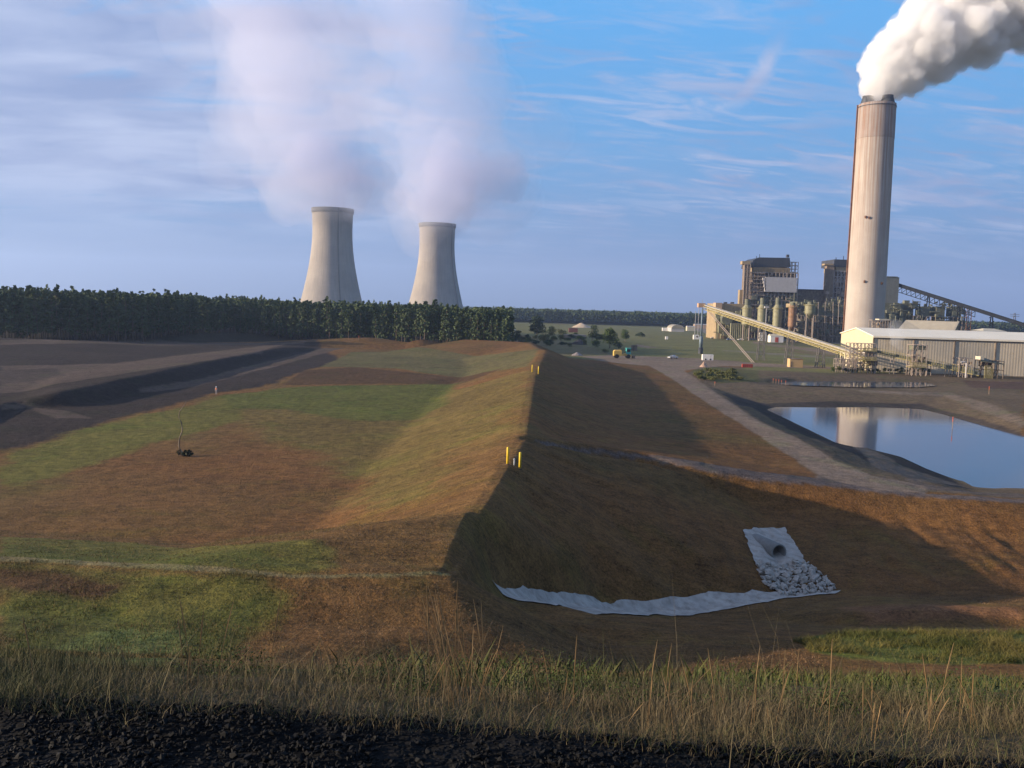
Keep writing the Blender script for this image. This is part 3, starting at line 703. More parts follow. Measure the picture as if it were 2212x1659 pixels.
# ------------------------------------------------------------------ the surveyor
def person(px, py):
    b = on(px, py); o = thing('person', 'person in an orange vest, white hard hat and pale trousers at the grass edge', 'person', tuple(b))
    def skin(name, pts, edges, rad, m_):
        me = bpy.data.meshes.new(name); me.from_pydata(pts, edges, []); ob = bpy.data.objects.new(name, me); COL.objects.link(ob)
        s_ = ob.modifiers.new('s', 'SKIN'); 
        for i, r_ in enumerate(rad): me.skin_vertices[0].data[i].radius = r_ if isinstance(r_, tuple) else (r_, r_)
        me.skin_vertices[0].data[0].use_root = True
        su = ob.modifiers.new('u', 'SUBSURF'); su.levels = 1; su.render_levels = 1
        dg = bpy.context.evaluated_depsgraph_get(); em = bpy.data.meshes.new_from_object(ob.evaluated_get(dg)); bpy.data.objects.remove(ob)
        em.name = name; em.materials.clear()
        for p_ in em.polygons: p_.use_smooth = True
        return meshobj(name, em, m_, o)
    P_ = [(0, 0, .95), (0, 0, 1.15), (0, 0, 1.38), (0, .01, 1.50), (0, .02, 1.60), (0, .0, 1.70),
          (.10, 0, .90), (.13, .02, .50), (.15, -.02, .08), (.16, -.14, .04), (-.10, 0, .90), (-.12, .05, .50), (-.13, .10, .08), (-.14, -.03, .04),
          (.19, 0, 1.40), (.27, -.03, 1.12), (.20, -.20, .95), (.17, -.26, .92), (-.19, 0, 1.40), (-.26, .02, 1.12), (-.27, -.06, .86), (-.27, -.09, .80)]
    E_ = [(0, 1), (1, 2), (2, 3), (3, 4), (4, 5), (0, 6), (6, 7), (7, 8), (8, 9), (0, 10), (10, 11), (11, 12), (12, 13), (2, 14), (14, 15), (15, 16), (16, 17), (2, 18), (18, 19), (19, 20), (20, 21)]
    rad = [(.15, .11), (.14, .10), (.16, .11), .055, (.085, .10), (.075, .085), .085, .06, .045, .04, .085, .06, .045, .04, .06, .045, .035, .03, .06, .045, .035, .03]
    skin('body', P_, E_, rad, mat('pale_trousers_and_skin', (.38, .34, .32), .9))
    skin('vest', [(0, 0, 1.0), (0, 0, 1.2), (0, 0, 1.42), (.16, 0, 1.42), (-.16, 0, 1.42)], [(0, 1), (1, 2), (2, 3), (2, 4)], [(.18, .14), (.17, .13), (.16, .13), .085, .085], mat('orange_vest', (.85, .22, .05), .8))
    m_ = MB(); m_.lathe((b[0], b[1] + .01), [(.17, b[2] + 1.67), (.15, b[2] + 1.69), (.135, b[2] + 1.76), (.08, b[2] + 1.83), (.01, b[2] + 1.845)], 16, True, True); m_.build('hard_hat', mat('white_plastic', (.8, .8, .78), .4), o, True)
person(467, 852)
# ------------------------------------------------------------------ cooling towers
def conc(t, v, c):
    s = t.node('ShaderNodeSeparateXYZ'); t.link(v, s.inputs[0])
    ang = t.math('ARCTAN2', s.outputs[0], s.outputs[1])
    cmb = t.node('ShaderNodeCombineXYZ'); t.link(t.math('MULTIPLY', ang, 20.0), cmb.inputs[0]); t.link(t.math('MULTIPLY', s.outputs[2], .02), cmb.inputs[1])
    st = t.noise(cmb.outputs[0], 1.3, 5, .7)
    c = t.mix(t.maprange(st, .40, .72, 0, .75), c, (.20, .185, .165))
    lift = t.math('FRACT', t.math('MULTIPLY', s.outputs[2], .18)); c = t.mix(t.math('MULTIPLY', t.math('LESS_THAN', lift, .10), .22), c, (.22, .21, .20))
    rib = t.math('SINE', t.math('MULTIPLY', ang, 90.0)); c = t.mix(t.math('MULTIPLY', t.maprange(rib, .3, 1), .14), c, (.2, .2, .2))
    return c
M_tower = mat('tower_concrete', (.30, .262, .225), .9, var=.14, vscale=.03, fn=conc)
M_rim = mat('damp_rim_concrete', (.17, .165, .16), .9, var=.1, vscale=.05)
M_steel = mat('weathered_steel', (.14, .13, .12), .7, var=.2, vscale=.5)
def cooling_tower(pxc, Y, rt, top, label):
    c = PY(pxc, 600, Y); o = thing('cooling_tower', label, 'cooling tower', (c[0], c[1], 0), 'cooling towers beyond the pines')
    Htop = top; zt = Htop * .80; a = rt * .975
    def rad(z): 
        b = 118.0 if z < zt else 150.; return a * math.sqrt(1 + ((z - zt) / b * 1.28) ** 2)
    zs = list(np.linspace(9, Htop, 44)); n = 96
    m = MB(); m.lathe(c, [(rad(z), z) for z in zs] + [(rad(Htop) - 1.2, Htop)] + [(rad(z) - 1.2, z) for z in zs[::-1][:14]], n); m.build('shell', M_tower, o, True)
    m = MB(); m.lathe(c, [(rad(Htop - 7) + .35, Htop - 7), (rad(Htop - 6) + 1.0, Htop - 6.5), (rad(Htop) + 1.0, Htop + .2), (rad(Htop) - 1.3, Htop + .2), (rad(Htop) - 1.3, Htop - 2)], n); m.build('rim', M_rim, o, True)
    az_ = math.atan2(-1, .50) if pxc < 800 else math.atan2(-.62, 1); m = MB(); pr = None
    for z in np.linspace(9, Htop, 40):
        r_ = rad(z) + 1.0; q = np.array([c[0] + r_ * math.cos(az_), c[1] + r_ * math.sin(az_), z])
        if pr is not None: m.bar(pr, q, 1.5, 1.0)
        pr = q
    m.build('ladder', M_steel, o)
    m = MB()
    for k in range(48):
        t0 = k * 2 * math.pi / 48; t1 = t0 + math.pi / 48; t2 = t0 - math.pi / 48
        for t in (t1, t2): m.bar((c[0] + (rad(0) + 2) * math.cos(t0), c[1] + (rad(0) + 2) * math.sin(t0), 0), (c[0] + rad(9) * math.cos(t), c[1] + rad(9) * math.sin(t), 9.3), .9)
    m.build('support_columns', M_tower, o)
    return c, rad
T1 = cooling_tower(717, 1437, 31.2, 165, 'left cooling tower with a dark ladder line down its right side')
T2 = cooling_tower(942.5, 1645, 31.8, 165, 'right cooling tower standing behind the clump of tall pines')

# ------------------------------------------------------------------ chimney
CY = 640.0
def rust(t, v, c):
    s = t.node('ShaderNodeSeparateXYZ'); t.link(v, s.inputs[0])
    ang = t.math('ARCTAN2', s.outputs[0], s.outputs[1])       # about 180 deg faces the camera
    cmb = t.node('ShaderNodeCombineXYZ'); t.link(t.math('MULTIPLY', ang, 9.0), cmb.inputs[0]); t.link(t.math('MULTIPLY', s.outputs[2], .012), cmb.inputs[1])
    st = t.noise(cmb.outputs[0], 1.2, 6, .7)
    hi = t.maprange(s.outputs[2], 40, 165, .12, 1)
    c = t.mix(t.math('MULTIPLY', t.maprange(st, .44, .60, 0, .92), hi), c, (.22, .115, .065))
    st2 = t.noise(cmb.outputs[0], 4.2, 4, .6); c = t.mix(t.math('MULTIPLY', t.maprange(st2, .46, .7, 0, .55), hi), c, (.22, .19, .17))
    joint = t.math('LESS_THAN', t.math('FRACT', t.math('MULTIPLY', s.outputs[2], .42)), .14)
    return t.mix(t.math('MULTIPLY', joint, .10), c, (.3, .27, .22))
M_chim = mat('chimney_concrete', (.37, .325, .285), .9, var=.12, vscale=.05, fn=rust)
M_chim2 = mat('stained_chimney_top', (.30, .258, .235), .9, var=.16, vscale=.08, fn=rust)
M_flue = mat('dark_flue_steel', (.045, .05, .06), .6, var=.3, vscale=.2)
M_rust = mat('rusty_steel', (.16, .075, .04), .8, var=.4, vscale=.3)
cc_ = PY(1866, 712, CY); ct = PY(1892, 226, CY); c0 = (cc_[0], cc_[1]); HC = ct[2]
rb = 12.9; rtp = 11.95
def crad(z): return rb + (rtp - rb) * z / HC
ch = thing('power_station_chimney', 'tall rust-streaked concrete chimney with two dark flues giving off white smoke', 'chimney', (c0[0], c0[1], 0))
zsplit = HC * .86
m = MB(); m.lathe(c0, [(crad(z), z) for z in np.linspace(-.5, zsplit, 30)], 72); m.build('shaft', M_chim, ch, True)
m = MB(); m.lathe(c0, [(crad(zsplit) + .02, zsplit), (crad(zsplit) + .16, zsplit + .15)] + [(crad(z) + .16, z) for z in np.linspace(zsplit + .5, HC, 10)] + [(crad(HC) - .8, HC)], 72, cap1=True); m.build('stained_top_section', M_chim2, ch, True)
m = MB(); m.lathe(c0, [(crad(HC) + .5, HC - 2.2), (crad(HC) + .5, HC - 1.7), (crad(HC) - .6, HC - 1.7)], 72); m.build('rim_walkway', M_flue, ch)
right = np.array([math.cos(R(-21)), math.sin(R(-21))])
FLUES = []
for sgn in (-1, 1):
    fc = np.array(c0) + right * sgn * 6.3; FLUES.append((fc[0], fc[1], HC + 5.6))
    m = MB(); m.lathe(fc, [(4.9, HC + .01), (4.8, HC + .6), (3.5, HC + 5.4), (3.7, HC + 5.8), (3.1, HC + 5.8), (3.0, HC + 2)], 32); m.build('flue', M_flue, ch, True)
tl = np.array([math.cos(R(180 - 14)), math.sin(R(180 - 14))])       # ladder side
m = MB()
for z in np.linspace(0, HC - 4, 46):
    pass
m.bar((*(np.array(c0) + tl * (crad(0) + .4)), 0), (*(np.array(c0) + tl * (crad(HC) + .5)), HC), 1.3, .8); m.build('ladder', M_rust, ch)
for (px, py) in ((1877, 470), (1868, 468), (1867, 608), (1906, 612)):
    q = PY(px, py, CY - 12); d = np.array(q[:2]) - np.array(c0); d /= np.linalg.norm(d); e = np.array(c0) + d * crad(q[2])
    m = MB(); m.bar((*e, q[2] - .7), (*(e + d * .5), q[2] + .7), 1.0, 1.3); m.build('sampling_port', M_rust, ch)

# ------------------------------------------------------------------ power station
M_dks = mat('dark_blue_cladding', (.035, .040, .050), .6, var=.15, vscale=.3, streak=(.4, .5, (.10, .08, .07)))
M_tan = mat('tan_cladding', (.30, .225, .13), .8, var=.15, vscale=.3, streak=(.5, .8, (.16, .11, .06)))
M_olive = mat('olive_painted_steel', (.215, .205, .12), .55, var=.18, vscale=.6, streak=(.5, .7, (.14, .11, .06)))
M_copper = mat('copper_brown_steel', (.21, .115, .06), .6, var=.25, vscale=.6, streak=(.6, .9, (.13, .07, .04)))
M_grn = mat('grey_green_ducts', (.125, .13, .09), .7, var=.3, vscale=.3, streak=(.5, .6, (.10, .07, .045)))
M_brn = mat('brown_machinery', (.15, .115, .085), .8, var=.5, vscale=.5)
M_frame = mat('grey_brown_steelwork', (.33, .265, .21), .7, var=.2, vscale=.6)
M_white = mat('off_white_cladding', (.42, .40, .39), .7, var=.06, vscale=.5, streak=(.35, .6, (.36, .33, .31)))
M_cream = mat('cream_paint', (.50, .45, .34), .7, var=.06, vscale=.3, streak=(.25, .6, (.45, .38, .26)))
M_steely = mat('yellow_steelwork', (.36, .30, .12), .6, var=.2, vscale=.6)
def bx(px0, px1, pyt, pyb, Y, depth, mb=None, z0=None, z1=None):
    """box whose front face stands at distance Y and spans the surveyed frame"""
    pm_ = (pyt + pyb) / 2; a = PY(px0, pm_, Y); b = PY(px1, pm_, Y); t = PY((px0 + px1) / 2, pyt, Y)[2]; bt = PY((px0 + px1) / 2, pyb, Y)[2]
    mb = mb or MB(); mb.box(a[0], b[0], Y, Y + depth, bt if z0 is None else z0, t if z1 is None else z1); return mb
def lattice(mb, px0, px1, pyt, pyb, Y, nx, nz, w=.5, depth=8, diag=True, seed=0, z0=None):
    r_ = random.Random(seed); a = PY(px0, (pyt + pyb) / 2, Y); b = PY(px1, (pyt + pyb) / 2, Y); t = PY((px0 + px1) / 2, pyt, Y)[2]; bt = PY((px0 + px1) / 2, pyb, Y)[2] if z0 is None else z0
    for yy in (Y, Y + depth):
        for i in range(nx + 1):
            x = a[0] + (b[0] - a[0]) * i / nx; mb.bar((x, yy, bt), (x, yy, t), w)
        for k in range(nz + 1):
            z = bt + (t - bt) * k / nz; mb.bar((a[0], yy, z), (b[0], yy, z), w * (.9 if k % 2 else .7))
        if diag:
            for i in range(nx):
                for k in range(nz):
                    if r_.random() < .4:
                        x0 = a[0] + (b[0] - a[0]) * i / nx; x1 = a[0] + (b[0] - a[0]) * (i + 1) / nx; z0_ = bt + (t - bt) * k / nz; z1_ = bt + (t - bt) * (k + 1) / nz
                        mb.bar((x0, yy, z0_), (x1, yy, z1_), w * .6)
    for i in range(nx + 1):
        x = a[0] + (b[0] - a[0]) * i / nx
        for k in range(nz + 1): mb.bar((x, Y, bt + (t - bt) * k / nz), (x, Y + depth, bt + (t - bt) * k / nz), w * .7)
    return mb
def clutter(mb, px0, px1, pyt, pyb, Y, n, seed, smin=.8, smax=4, z0=None, depth=10):
    r_ = random.Random(seed)
    for _ in range(n):
        px = r_.uniform(px0, px1); py = r_.uniform(pyt, pyb); q = PY(px, py, Y + r_.uniform(0, depth)); sx, sy, sz = (r_.uniform(smin, smax) for _ in range(3))
        k_ = r_.random()
        if k_ < .5: mb.box(q[0] - sx / 2, q[0] + sx / 2, q[1], q[1] + sy, max(0, q[2] - sz / 2), q[2] + sz / 2)
        elif k_ < .8: mb.tube([(q[0] - sx, q[1], q[2]), (q[0] + sx, q[1], q[2])], sz * .16, 8)
        else: mb.tube([(q[0], q[1], max(0, q[2] - sz * 2)), (q[0], q[1], q[2] + sz)], sx * .16, 8)
    return mb
BY = 850
def base(px, Y): return (PY(px, 700, Y)[0], Y, 0)
bh = thing('boiler_house', 'tall boiler house in open steelwork with a dark roof hood and white wall panel', 'boiler house', base(1670, BY))
m = MB(); q = [PY(1624, 577, BY), PY(1708, 577, BY), PY(1706, 557, BY), PY(1640, 556, BY), PY(1627, 562, BY)]
v = [tuple(p) for p in q] + [(p[0], p[1] + 40, p[2]) for p in q]; nq = len(q)
m.add(v, [tuple(range(nq))[::-1], tuple(range(nq, 2 * nq))] + [(i, (i + 1) % nq, (i + 1) % nq + nq, i + nq) for i in range(nq)]); m.build('roof_hood', M_dks, bh)
m = bx(1627, 1707, 577.5, 588, BY + .5, 38); 
for i in range(26):
    a = PY(1628 + i * 3.1, 583, BY); m.box(a[0], a[0] + .5, BY + .1, BY + .6, PY(1660, 587, BY)[2], PY(1660, 578, BY)[2])
m.build('ribbed_band', M_tan, bh)
bx(1700, 1705, 550, 556, BY + 4, 3).build('roof_vent', M_dks, bh)
m = MB(); m.bar(PY(1641, 556, BY), PY(1641, 549, BY), .4); m.bar(PY(1634, 562, BY), PY(1634, 553, BY), .4); m.build('roof_mast', M_dks, bh)
m = bx(1622, 1714, 589, 700, BY + 9, 34, z0=0); m.build('boiler_casing', M_brn, bh)
m = lattice(MB(), 1618, 1723, 589, 650, BY + .5, 13, 12, .75, 8, seed=3, z0=0); m.build('steelwork', M_frame, bh)
m = MB()
for k, py in enumerate((590, 597, 604, 612, 620, 629, 638, 648, 659)):
    a = PY(1618, py, BY); b_ = PY(1652, py, BY); m.box(a[0], b_[0], BY - 2.2, BY + .2, a[2], a[2] + .5)
m.build('walkways', M_frame, bh)
clutter(MB(), 1622, 1650, 595, 700, BY + 1, 90, 11, .8, 3.4, depth=6).build('pipework', M_frame, bh)
clutter(MB(), 1622, 1720, 632, 722, BY - 4, 120, 12, 1, 5, depth=9).build('ducting', M_grn, bh)
m = bx(1653, 1721.5, 599, 631, BY - 3, 9); m.build('white_wall_panel', M_white, bh)
m = MB()
for k, py in enumerate((600, 607, 614, 621)):
    a = PY(1646 + k * 1.4, py, BY); b_ = PY(1652.6, py + 7, BY); m.box(a[0], b_[0], BY - 3, BY + 4, b_[2] + .3, a[2])
m.build('stair_enclosure', M_white, bh)
lattice(MB(), 1709, 1724, 566, 596, BY + 2, 2, 4, .5, 8, seed=5).build('side_frame', M_frame, bh)
m = bx(1605, 1619, 571, 700, BY - 1, 6, z0=0); m.build('lift_shaft', mat('brown_cladding', (.17, .125, .09), .8, var=.2, vscale=.4, streak=(.6, .6, (.3, .24, .17))), bh)
bx(1603.5, 1620.5, 564, 571, BY - 2, 8).build('shaft_head', M_tan, bh)
lattice(MB(), 1606, 1618.5, 571, 700, BY - 2.4, 2, 18, .4, 1.2, seed=6, z0=0).build('stair_frame', M_frame, bh)
bx(1596.5, 1604.5, 626, 690, BY, 6, z0=0).build('side_duct', M_tan, bh)
m = bx(1722, 1782, 626.5, 700, BY + 20, 50, z0=0); 
db = thing('turbine_building', 'long low dark building between the two boiler houses', 'building', base(1752, BY + 20)); m.build('walls', M_brn, db)
bx(1721, 1783, 625, 627, BY + 19, 52).build('roof_edge', M_dks, db)
b2 = thing('boiler_house', 'second boiler house half hidden behind the left side of the tall chimney', 'boiler house', base(1810, BY + 15)); Y2 = BY + 15
bx(1802, 1860, 561, 577, Y2, 36).build('roof_hood', M_dks, b2)
bx(1806, 1860, 577.2, 588, Y2 + .5, 34).build('ribbed_band', M_tan, b2)
bx(1803, 1860, 588, 700, Y2 + 9, 34, z0=0).build('boiler_casing', M_brn, b2)
lattice(MB(), 1800, 1860, 586, 660, Y2, 8, 13, .55, 8, seed=9, z0=0).build('steelwork', mat('pale_steelwork', (.38, .34, .32), .7, var=.2, vscale=.6), b2)
bx(1783, 1799, 572, 700, Y2 - 1, 6, z0=0).build('lift_shaft', bpy.data.materials['brown_cladding'], b2)
bx(1781.5, 1800.5, 569.5, 573, Y2 - 2, 8).build('shaft_head', M_tan, b2)
m = MB(); m.bar(PY(1806, 561, Y2), PY(1806, 556, Y2), .5); m.bar(PY(1822, 561, Y2), PY(1822, 553, Y2), .5); m.build('roof_mast', M_dks, b2)
clutter(MB(), 1783, 1835, 600, 715, Y2 - 6, 110, 14, .8, 4, depth=10).build('pipework', M_frame, b2)
# filter hall and ducts in front
fh = thing('filter_house', 'grey-green filter housings and ducts standing in front of the chimney foot', 'filter house', base(1795, 780)); FY = 780
bx(1764, 1832, 661, 682, FY, 30).build('duct_casing', M_grn, fh)
bx(1722, 1764, 652, 663, FY + 4, 22).build('upper_duct', M_grn, fh)
bx(1707, 1722, 656, 664, FY - 8, 12).build('hopper_box', M_tan, fh)
lattice(MB(), 1722, 1832, 682, 715, FY, 14, 4, .55, 18, seed=21, z0=0).build('support_frame', M_frame, fh)
bx(1726, 1830, 690, 725, FY + 12, 10, z0=0).build('lower_casing', M_brn, fh)
clutter(MB(), 1722, 1832, 650, 728, FY - 3, 210, 23, .7, 4.2, depth=12).build('pipework', M_grn, fh)
clutter(MB(), 1700, 1832, 690, 732, FY - 8, 90, 24, .6, 2.6, depth=8).build('machinery', M_brn, fh)
m = MB()
for px in (1768, 1783, 1800, 1812, 1824): m.bar((*PY(px, 700, FY - 4)[:2], 0), PY(px, 652, FY - 4), .45)
m.build('mast', M_frame, fh)
# silos
def silo(px, r, pyt, pyb, Y, m_, label, legs=True, cone=6):
    c = PY(px, (pyt + pyb) / 2, Y); zt = PY(px, pyt, Y)[2]; zb = PY(px, pyb, Y)[2]
    o = thing('silo', label, 'silo', (c[0], c[1], 0), 'silos in front of the boiler house')
    m = MB(); m.lathe(c, [(r, zb), (r, zt)], 32); m.build('barrel', m_, o, True)
    m = MB(); m.lathe(c, [(r + .25, zt), (r + .25, zt + .5), (r * .35, zt + cone * .5)], 32); m.build('roof_cone', m_, o, True)
    m = MB(); m.lathe(c, [(r * .55, zt + cone * .32), (r * .55, zt + cone)], 20, cap1=True); m.build('top_filter', M_grn, o)
    m = MB()
    for k in range(3): z = zb + (zt - zb) * (k + .5) / 3; m.lathe(c, [(r + .02, z), (r + .22, z), (r + .22, z + .35), (r + .02, z + .35)], 32)
    m.build('hoop', m_, o)
    m = MB(); m.lathe(c, [(r, zb), (r * .3, zb - r)], 24, cap1=True); m.build('hopper', m_, o, True)
    for t in np.arange(4) * math.pi / 2 + .6:
        m = MB(); m.bar((c[0] + r * .9 * math.cos(t), c[1] + r * .9 * math.sin(t), 0), (c[0] + r * .9 * math.cos(t), c[1] + r * .9 * math.sin(t), zb + 1), .6); m.build('leg', M_frame, o)
    m = MB(); m.lathe(c, [(r + 1.1, zt + .02), (r + 1.1, zt + .2), (r + .3, zt + .2)], 28)
    for t in np.arange(14) * math.pi / 7: m.bar((c[0] + (r + 1) * math.cos(t), c[1] + (r + 1) * math.sin(t), zt + .2), (c[0] + (r + 1) * math.cos(t), c[1] + (r + 1) * math.sin(t), zt + 1.4), .12)
    m.build('gallery', M_steely, o)
silo(1613, 3.9, 667, 700, 770, M_olive, 'leftmost olive silo below the lift shaft', cone=8)
silo(1646, 3.7, 667, 702, 765, M_olive, 'middle olive silo of the three in front of the boiler house', cone=9)
silo(1679, 3.6, 667, 704, 760, M_olive, 'right-hand olive silo of the three, beside the copper brown one', cone=9)
silo(1711.5, 3.3, 664, 705, 755, M_copper, 'copper brown silo to the right of the olive silos', cone=4)
silo(1750, 4.2, 660, 677, 750, M_olive, 'short pale olive tank raised on legs right of the copper silo', cone=3)
# hall at the left end
th = thing('turbine_hall', 'tan hall at the left end of the power station with pipes at its foot', 'hall', base(1580, 800))
bx(1548, 1612, 656, 700, 800, 40, z0=0).build('walls', M_tan, th)
bx(1546, 1560, 654, 668, 797, 10).build('corner_box', mat('pink_tan_cladding', (.42, .29, .19), .8, var=.1, vscale=.4), th)
for px in (1565, 1580): bx(px, px + 6, 652.5, 655.8, 806, 4).build('roof_vent', M_dks, th)
clutter(MB(), 1548, 1615, 672, 728, 792, 110, 31, .8, 4, depth=8).build('pipework', M_olive, th)
m = MB()
for k in range(9):
    c = PY(1579 + k * 4.2, 712, 786); m.lathe(c, [(.75, 0), (.75, PY(1600, 699, 786)[2])], 12, cap1=True)
m.build('vessels', M_olive, th)
c = PY(1569, 690, 790); m = MB(); m.tube([(c[0], 786, c[2]), (c[0], 797, c[2])], 4.6, 24); m.build('round_vessel', M_grn, th)
# grey tower and long inclined conveyor to the right of the chimney
GT = thing('crusher_tower', 'grey windowless tower right of the chimney where the long dark conveyor ends', 'tower', base(1925, 800))
bx(1911, 1939, 598.5, 720, 800, 16, z0=0).build('walls', mat('grey_cladding', (.15, .155, .14), .8, var=.12, vscale=.3, streak=(.4, .5, (.09, .09, .08))), GT)
bx(1910.5, 1939.5, 597, 599, 799.6, 16.8).build('roof_edge', M_grn, GT)
rc = thing('long_conveyor', 'long dark inclined conveyor running down from the grey tower to the right edge', 'conveyor', base(2000, 800))
A_ = PY(1939, 615, 806); B_ = PY(2225, 706, 700)
M_belt = mat('black_belt_gallery', (.016, .018, .022), .95, var=.2, vscale=.4, spec=.05)
m = MB(); m.bar(A_, B_, 2.6, 2.6); m.build('belt_gallery', M_belt, rc)
m = MB(); m.truss(A_ - [0, 0, 1.4], A_ + (B_ - A_) * .62 - [0, 0, 1.4], 4.6, 16, .5); m.build('truss', M_belt, rc)
for s_ in (.26, .50, .74):
    q = A_ + (B_ - A_) * s_; m = MB()
    for dx_ in (-1.6, 1.6): m.bar((q[0] + dx_ * 1.6, q[1], 0), (q[0] + dx_ * .4, q[1], q[2] - 1.3), .7)
    for k in range(5): z = q[2] * (k + .5) / 5; m.bar((q[0] - 2.2, q[1], z), (q[0] + 2, q[1], z + q[2] / 9), .35)
    m.build('trestle', M_belt, rc)
pr_ = thing('precipitator_row', 'row of dark grey-green hoppers and ducts beneath the long dark conveyor', 'filter plant', base(1990, 780))
bx(1906, 1972, 655, 720, 785, 25, z0=0).build('casing', M_grn, pr_)
clutter(MB(), 1906, 2085, 652, 700, 775, 150, 41, .8, 4.5, depth=12).build('ducting', M_grn, pr_)
for px in (1990, 2022, 2058):
    m = bx(px, px + 19, 662, 684, 778, 12); a = PY(px + 2, 684, 778); b_ = PY(px + 17, 684, 778); zb = PY(px, 697, 778)[2]
    m.build('hopper', M_grn, pr_)
    m = MB(); m.add([(a[0], 778, a[2]), (b_[0], 778, a[2]), (b_[0], 790, a[2]), (a[0], 790, a[2]), ((a[0] + b_[0]) / 2 - 1, 783, zb), ((a[0] + b_[0]) / 2 + 1, 783, zb), ((a[0] + b_[0]) / 2 + 1, 785, zb), ((a[0] + b_[0]) / 2 - 1, 785, zb)], [(0, 1, 5, 4), (1, 2, 6, 5), (2, 3, 7, 6), (3, 0, 4, 7), (4, 5, 6, 7)]); m.build('hopper_cone', M_grn, pr_)
lattice(MB(), 1972, 2088, 684, 712, 778, 12, 3, .5, 12, seed=43, z0=0).build('support_frame', M_frame, pr_)
lattice(MB(), 2088, 2098, 662, 712, 776, 1, 7, .45, 5, seed=44, z0=0).build('stair_tower', M_rust, pr_)

# ------------------------------------------------------------------ warehouse
WT = R(4); wa = np.array([math.cos(WT), -math.sin(WT)]); wn_ = np.array([math.sin(WT), math.cos(WT)])
W0 = np.array([147.6, 378.0]); WL = 210.; WD = 47.; WE = 14.75; WR = 17.5
wh = thing('warehouse', 'long cream warehouse with a low white roof and ribbed tan side wall beyond the pond', 'warehouse', (W0[0], W0[1], 0))
def wp(u, v_, z): q = W0 + wa * u + wn_ * v_; return (q[0], q[1], z)
def ribs(t, v, c):
    s = t.node('ShaderNodeSeparateXYZ'); t.link(v, s.inputs[0]); wv = t.math('SINE', t.math('MULTIPLY', s.outputs[0], 7.0))
    return t.mix(t.math('MULTIPLY', t.maprange(wv, .2, 1), .22), c, (.28, .23, .15))
M_wall = mat('ribbed_tan_wall', (.50, .425, .31), .75, var=.08, vscale=.15, streak=(.3, .3, (.36, .28, .18)), fn=ribs)
M_roofw = mat('white_metal_roof', (.80, .72, .56), .6, var=.05, vscale=.1)
M_gable = mat('cream_gable', (.50, .43, .29), .75, var=.05, vscale=.2, streak=(.2, .4, (.5, .42, .3)))
NB = 13; bay = WL / NB
for i in range(NB):
    m = MB(); u0 = i * bay + .2; u1 = (i + 1) * bay - .2
    nr_ = 28; v = []
    for k in range(nr_ + 1):
        u = u0 + (u1 - u0) * k / nr_; v.append(wp(u, (k % 2) * .035, -2)); v.append(wp(u, (k % 2) * .035, WE - .45))
    m.add(v, [(2 * k, 2 * k + 2, 2 * k + 3, 2 * k + 1) for k in range(nr_)]); m.build('wall_panel', M_wall, wh)
for i in range(NB + 1):
    m = MB(); m.rbox(W0 + wa * (i * bay - .22) - wn_ * .28, wa, wn_, .44, .5, -2, WE - .4); m.build('column', M_brn, wh)
m = MB(); v = [wp(0, .3, -2), wp(0, WD, -2), wp(0, WD, WE - .1), wp(0, WD / 2, WR - .1), wp(0, .3, WE - .1)]; m.add(v, [(0, 1, 2, 3, 4)][::1])
m.build('gable_wall', M_gable, wh)
m = MB(); m.add([wp(WL, .3, -2), wp(WL, WD, -2), wp(WL, WD, WE), wp(WL, WD / 2, WR), wp(WL, .3, WE)], [(4, 3, 2, 1, 0)]); m.build('far_gable_wall', M_gable, wh)
m = MB(); m.add([wp(0, WD, -2), wp(WL, WD, -2), wp(WL, WD, WE), wp(0, WD, WE)], [(0, 1, 2, 3)]); m.build('rear_wall', M_wall, wh)
for sgn, va in ((0, -.7), (1, WD + .7)):
    m = MB(); ze = WE - .05
    nrb = 60; v = []
    a0 = [wp(-.5, va, ze), wp(WL + .5, va, ze), wp(WL + .5, WD / 2, WR + .12), wp(-.5, WD / 2, WR + .12)]
    a1 = [(p[0], p[1], p[2] - .35) for p in a0]
    m.add(a0 + a1, [(0, 1, 2, 3), (7, 6, 5, 4), (0, 4, 5, 1), (1, 5, 6, 2), (3, 2, 6, 7), (0, 3, 7, 4)]); m.build('roof_slope', M_roofw, wh)
m = MB(); m.rbox(W0 + wa * -.4 - wn_ * .74, wa, wn_, WL + .8, .12, WE - .75, WE - .02); m.build('eaves_trim', M_roofw, wh)
m = MB(); m.rbox(W0 + wa * 0 - wn_ * .3, wa, wn_, WL, .14, WE - 1.1, WE - .78); m.build('eaves_shadow_strip', M_brn, wh)  # dark brown strip drawn as the shadow line below the eaves
# lean-to doorway and lower cladding on the gable end
m = MB()
for k in range(5): v_ = 4 + k * 8.6; m.rbox(W0 - wa * .25 + wn_ * v_, wn_, -wa, 3.4, .06, -1.5, 3.2)
m.build('gable_opening', M_brn, wh)
# lower flue-side roof building behind the warehouse, in front of the chimney foot
rp = thing('pipe_rack', 'pipe rack and platforms above the warehouse roof at the foot of the chimney', 'pipe rack', base(1900, 470))
clutter(MB(), 1886, 1922, 694, 706, 470, 50, 51, .4, 1.6, depth=4).build('pipework', M_frame, rp)
lattice(MB(), 1884, 1924, 692, 712, 470, 7, 3, .3, 4, seed=52, z0=0).build('frame', M_frame, rp)
bx(1899, 1922, 689, 691.5, 470, 5).build('canopy', M_cream, rp)
m = MB(); m.bar(PY(1916, 698, 472), PY(1934, 712, 472), .9); m.build('chute', M_frame, rp)
af = thing('storage_shed', 'steep grey-tan roofed storage shed standing behind the warehouse with an open right gable', 'shed', base(2010, 520))
ra = PY(1957, 691, 545); rb_ = PY(2069, 695, 520); el = PY(1916, 714, 520); er = PY(2047, 719, 500); er2 = PY(2094, 719, 505)
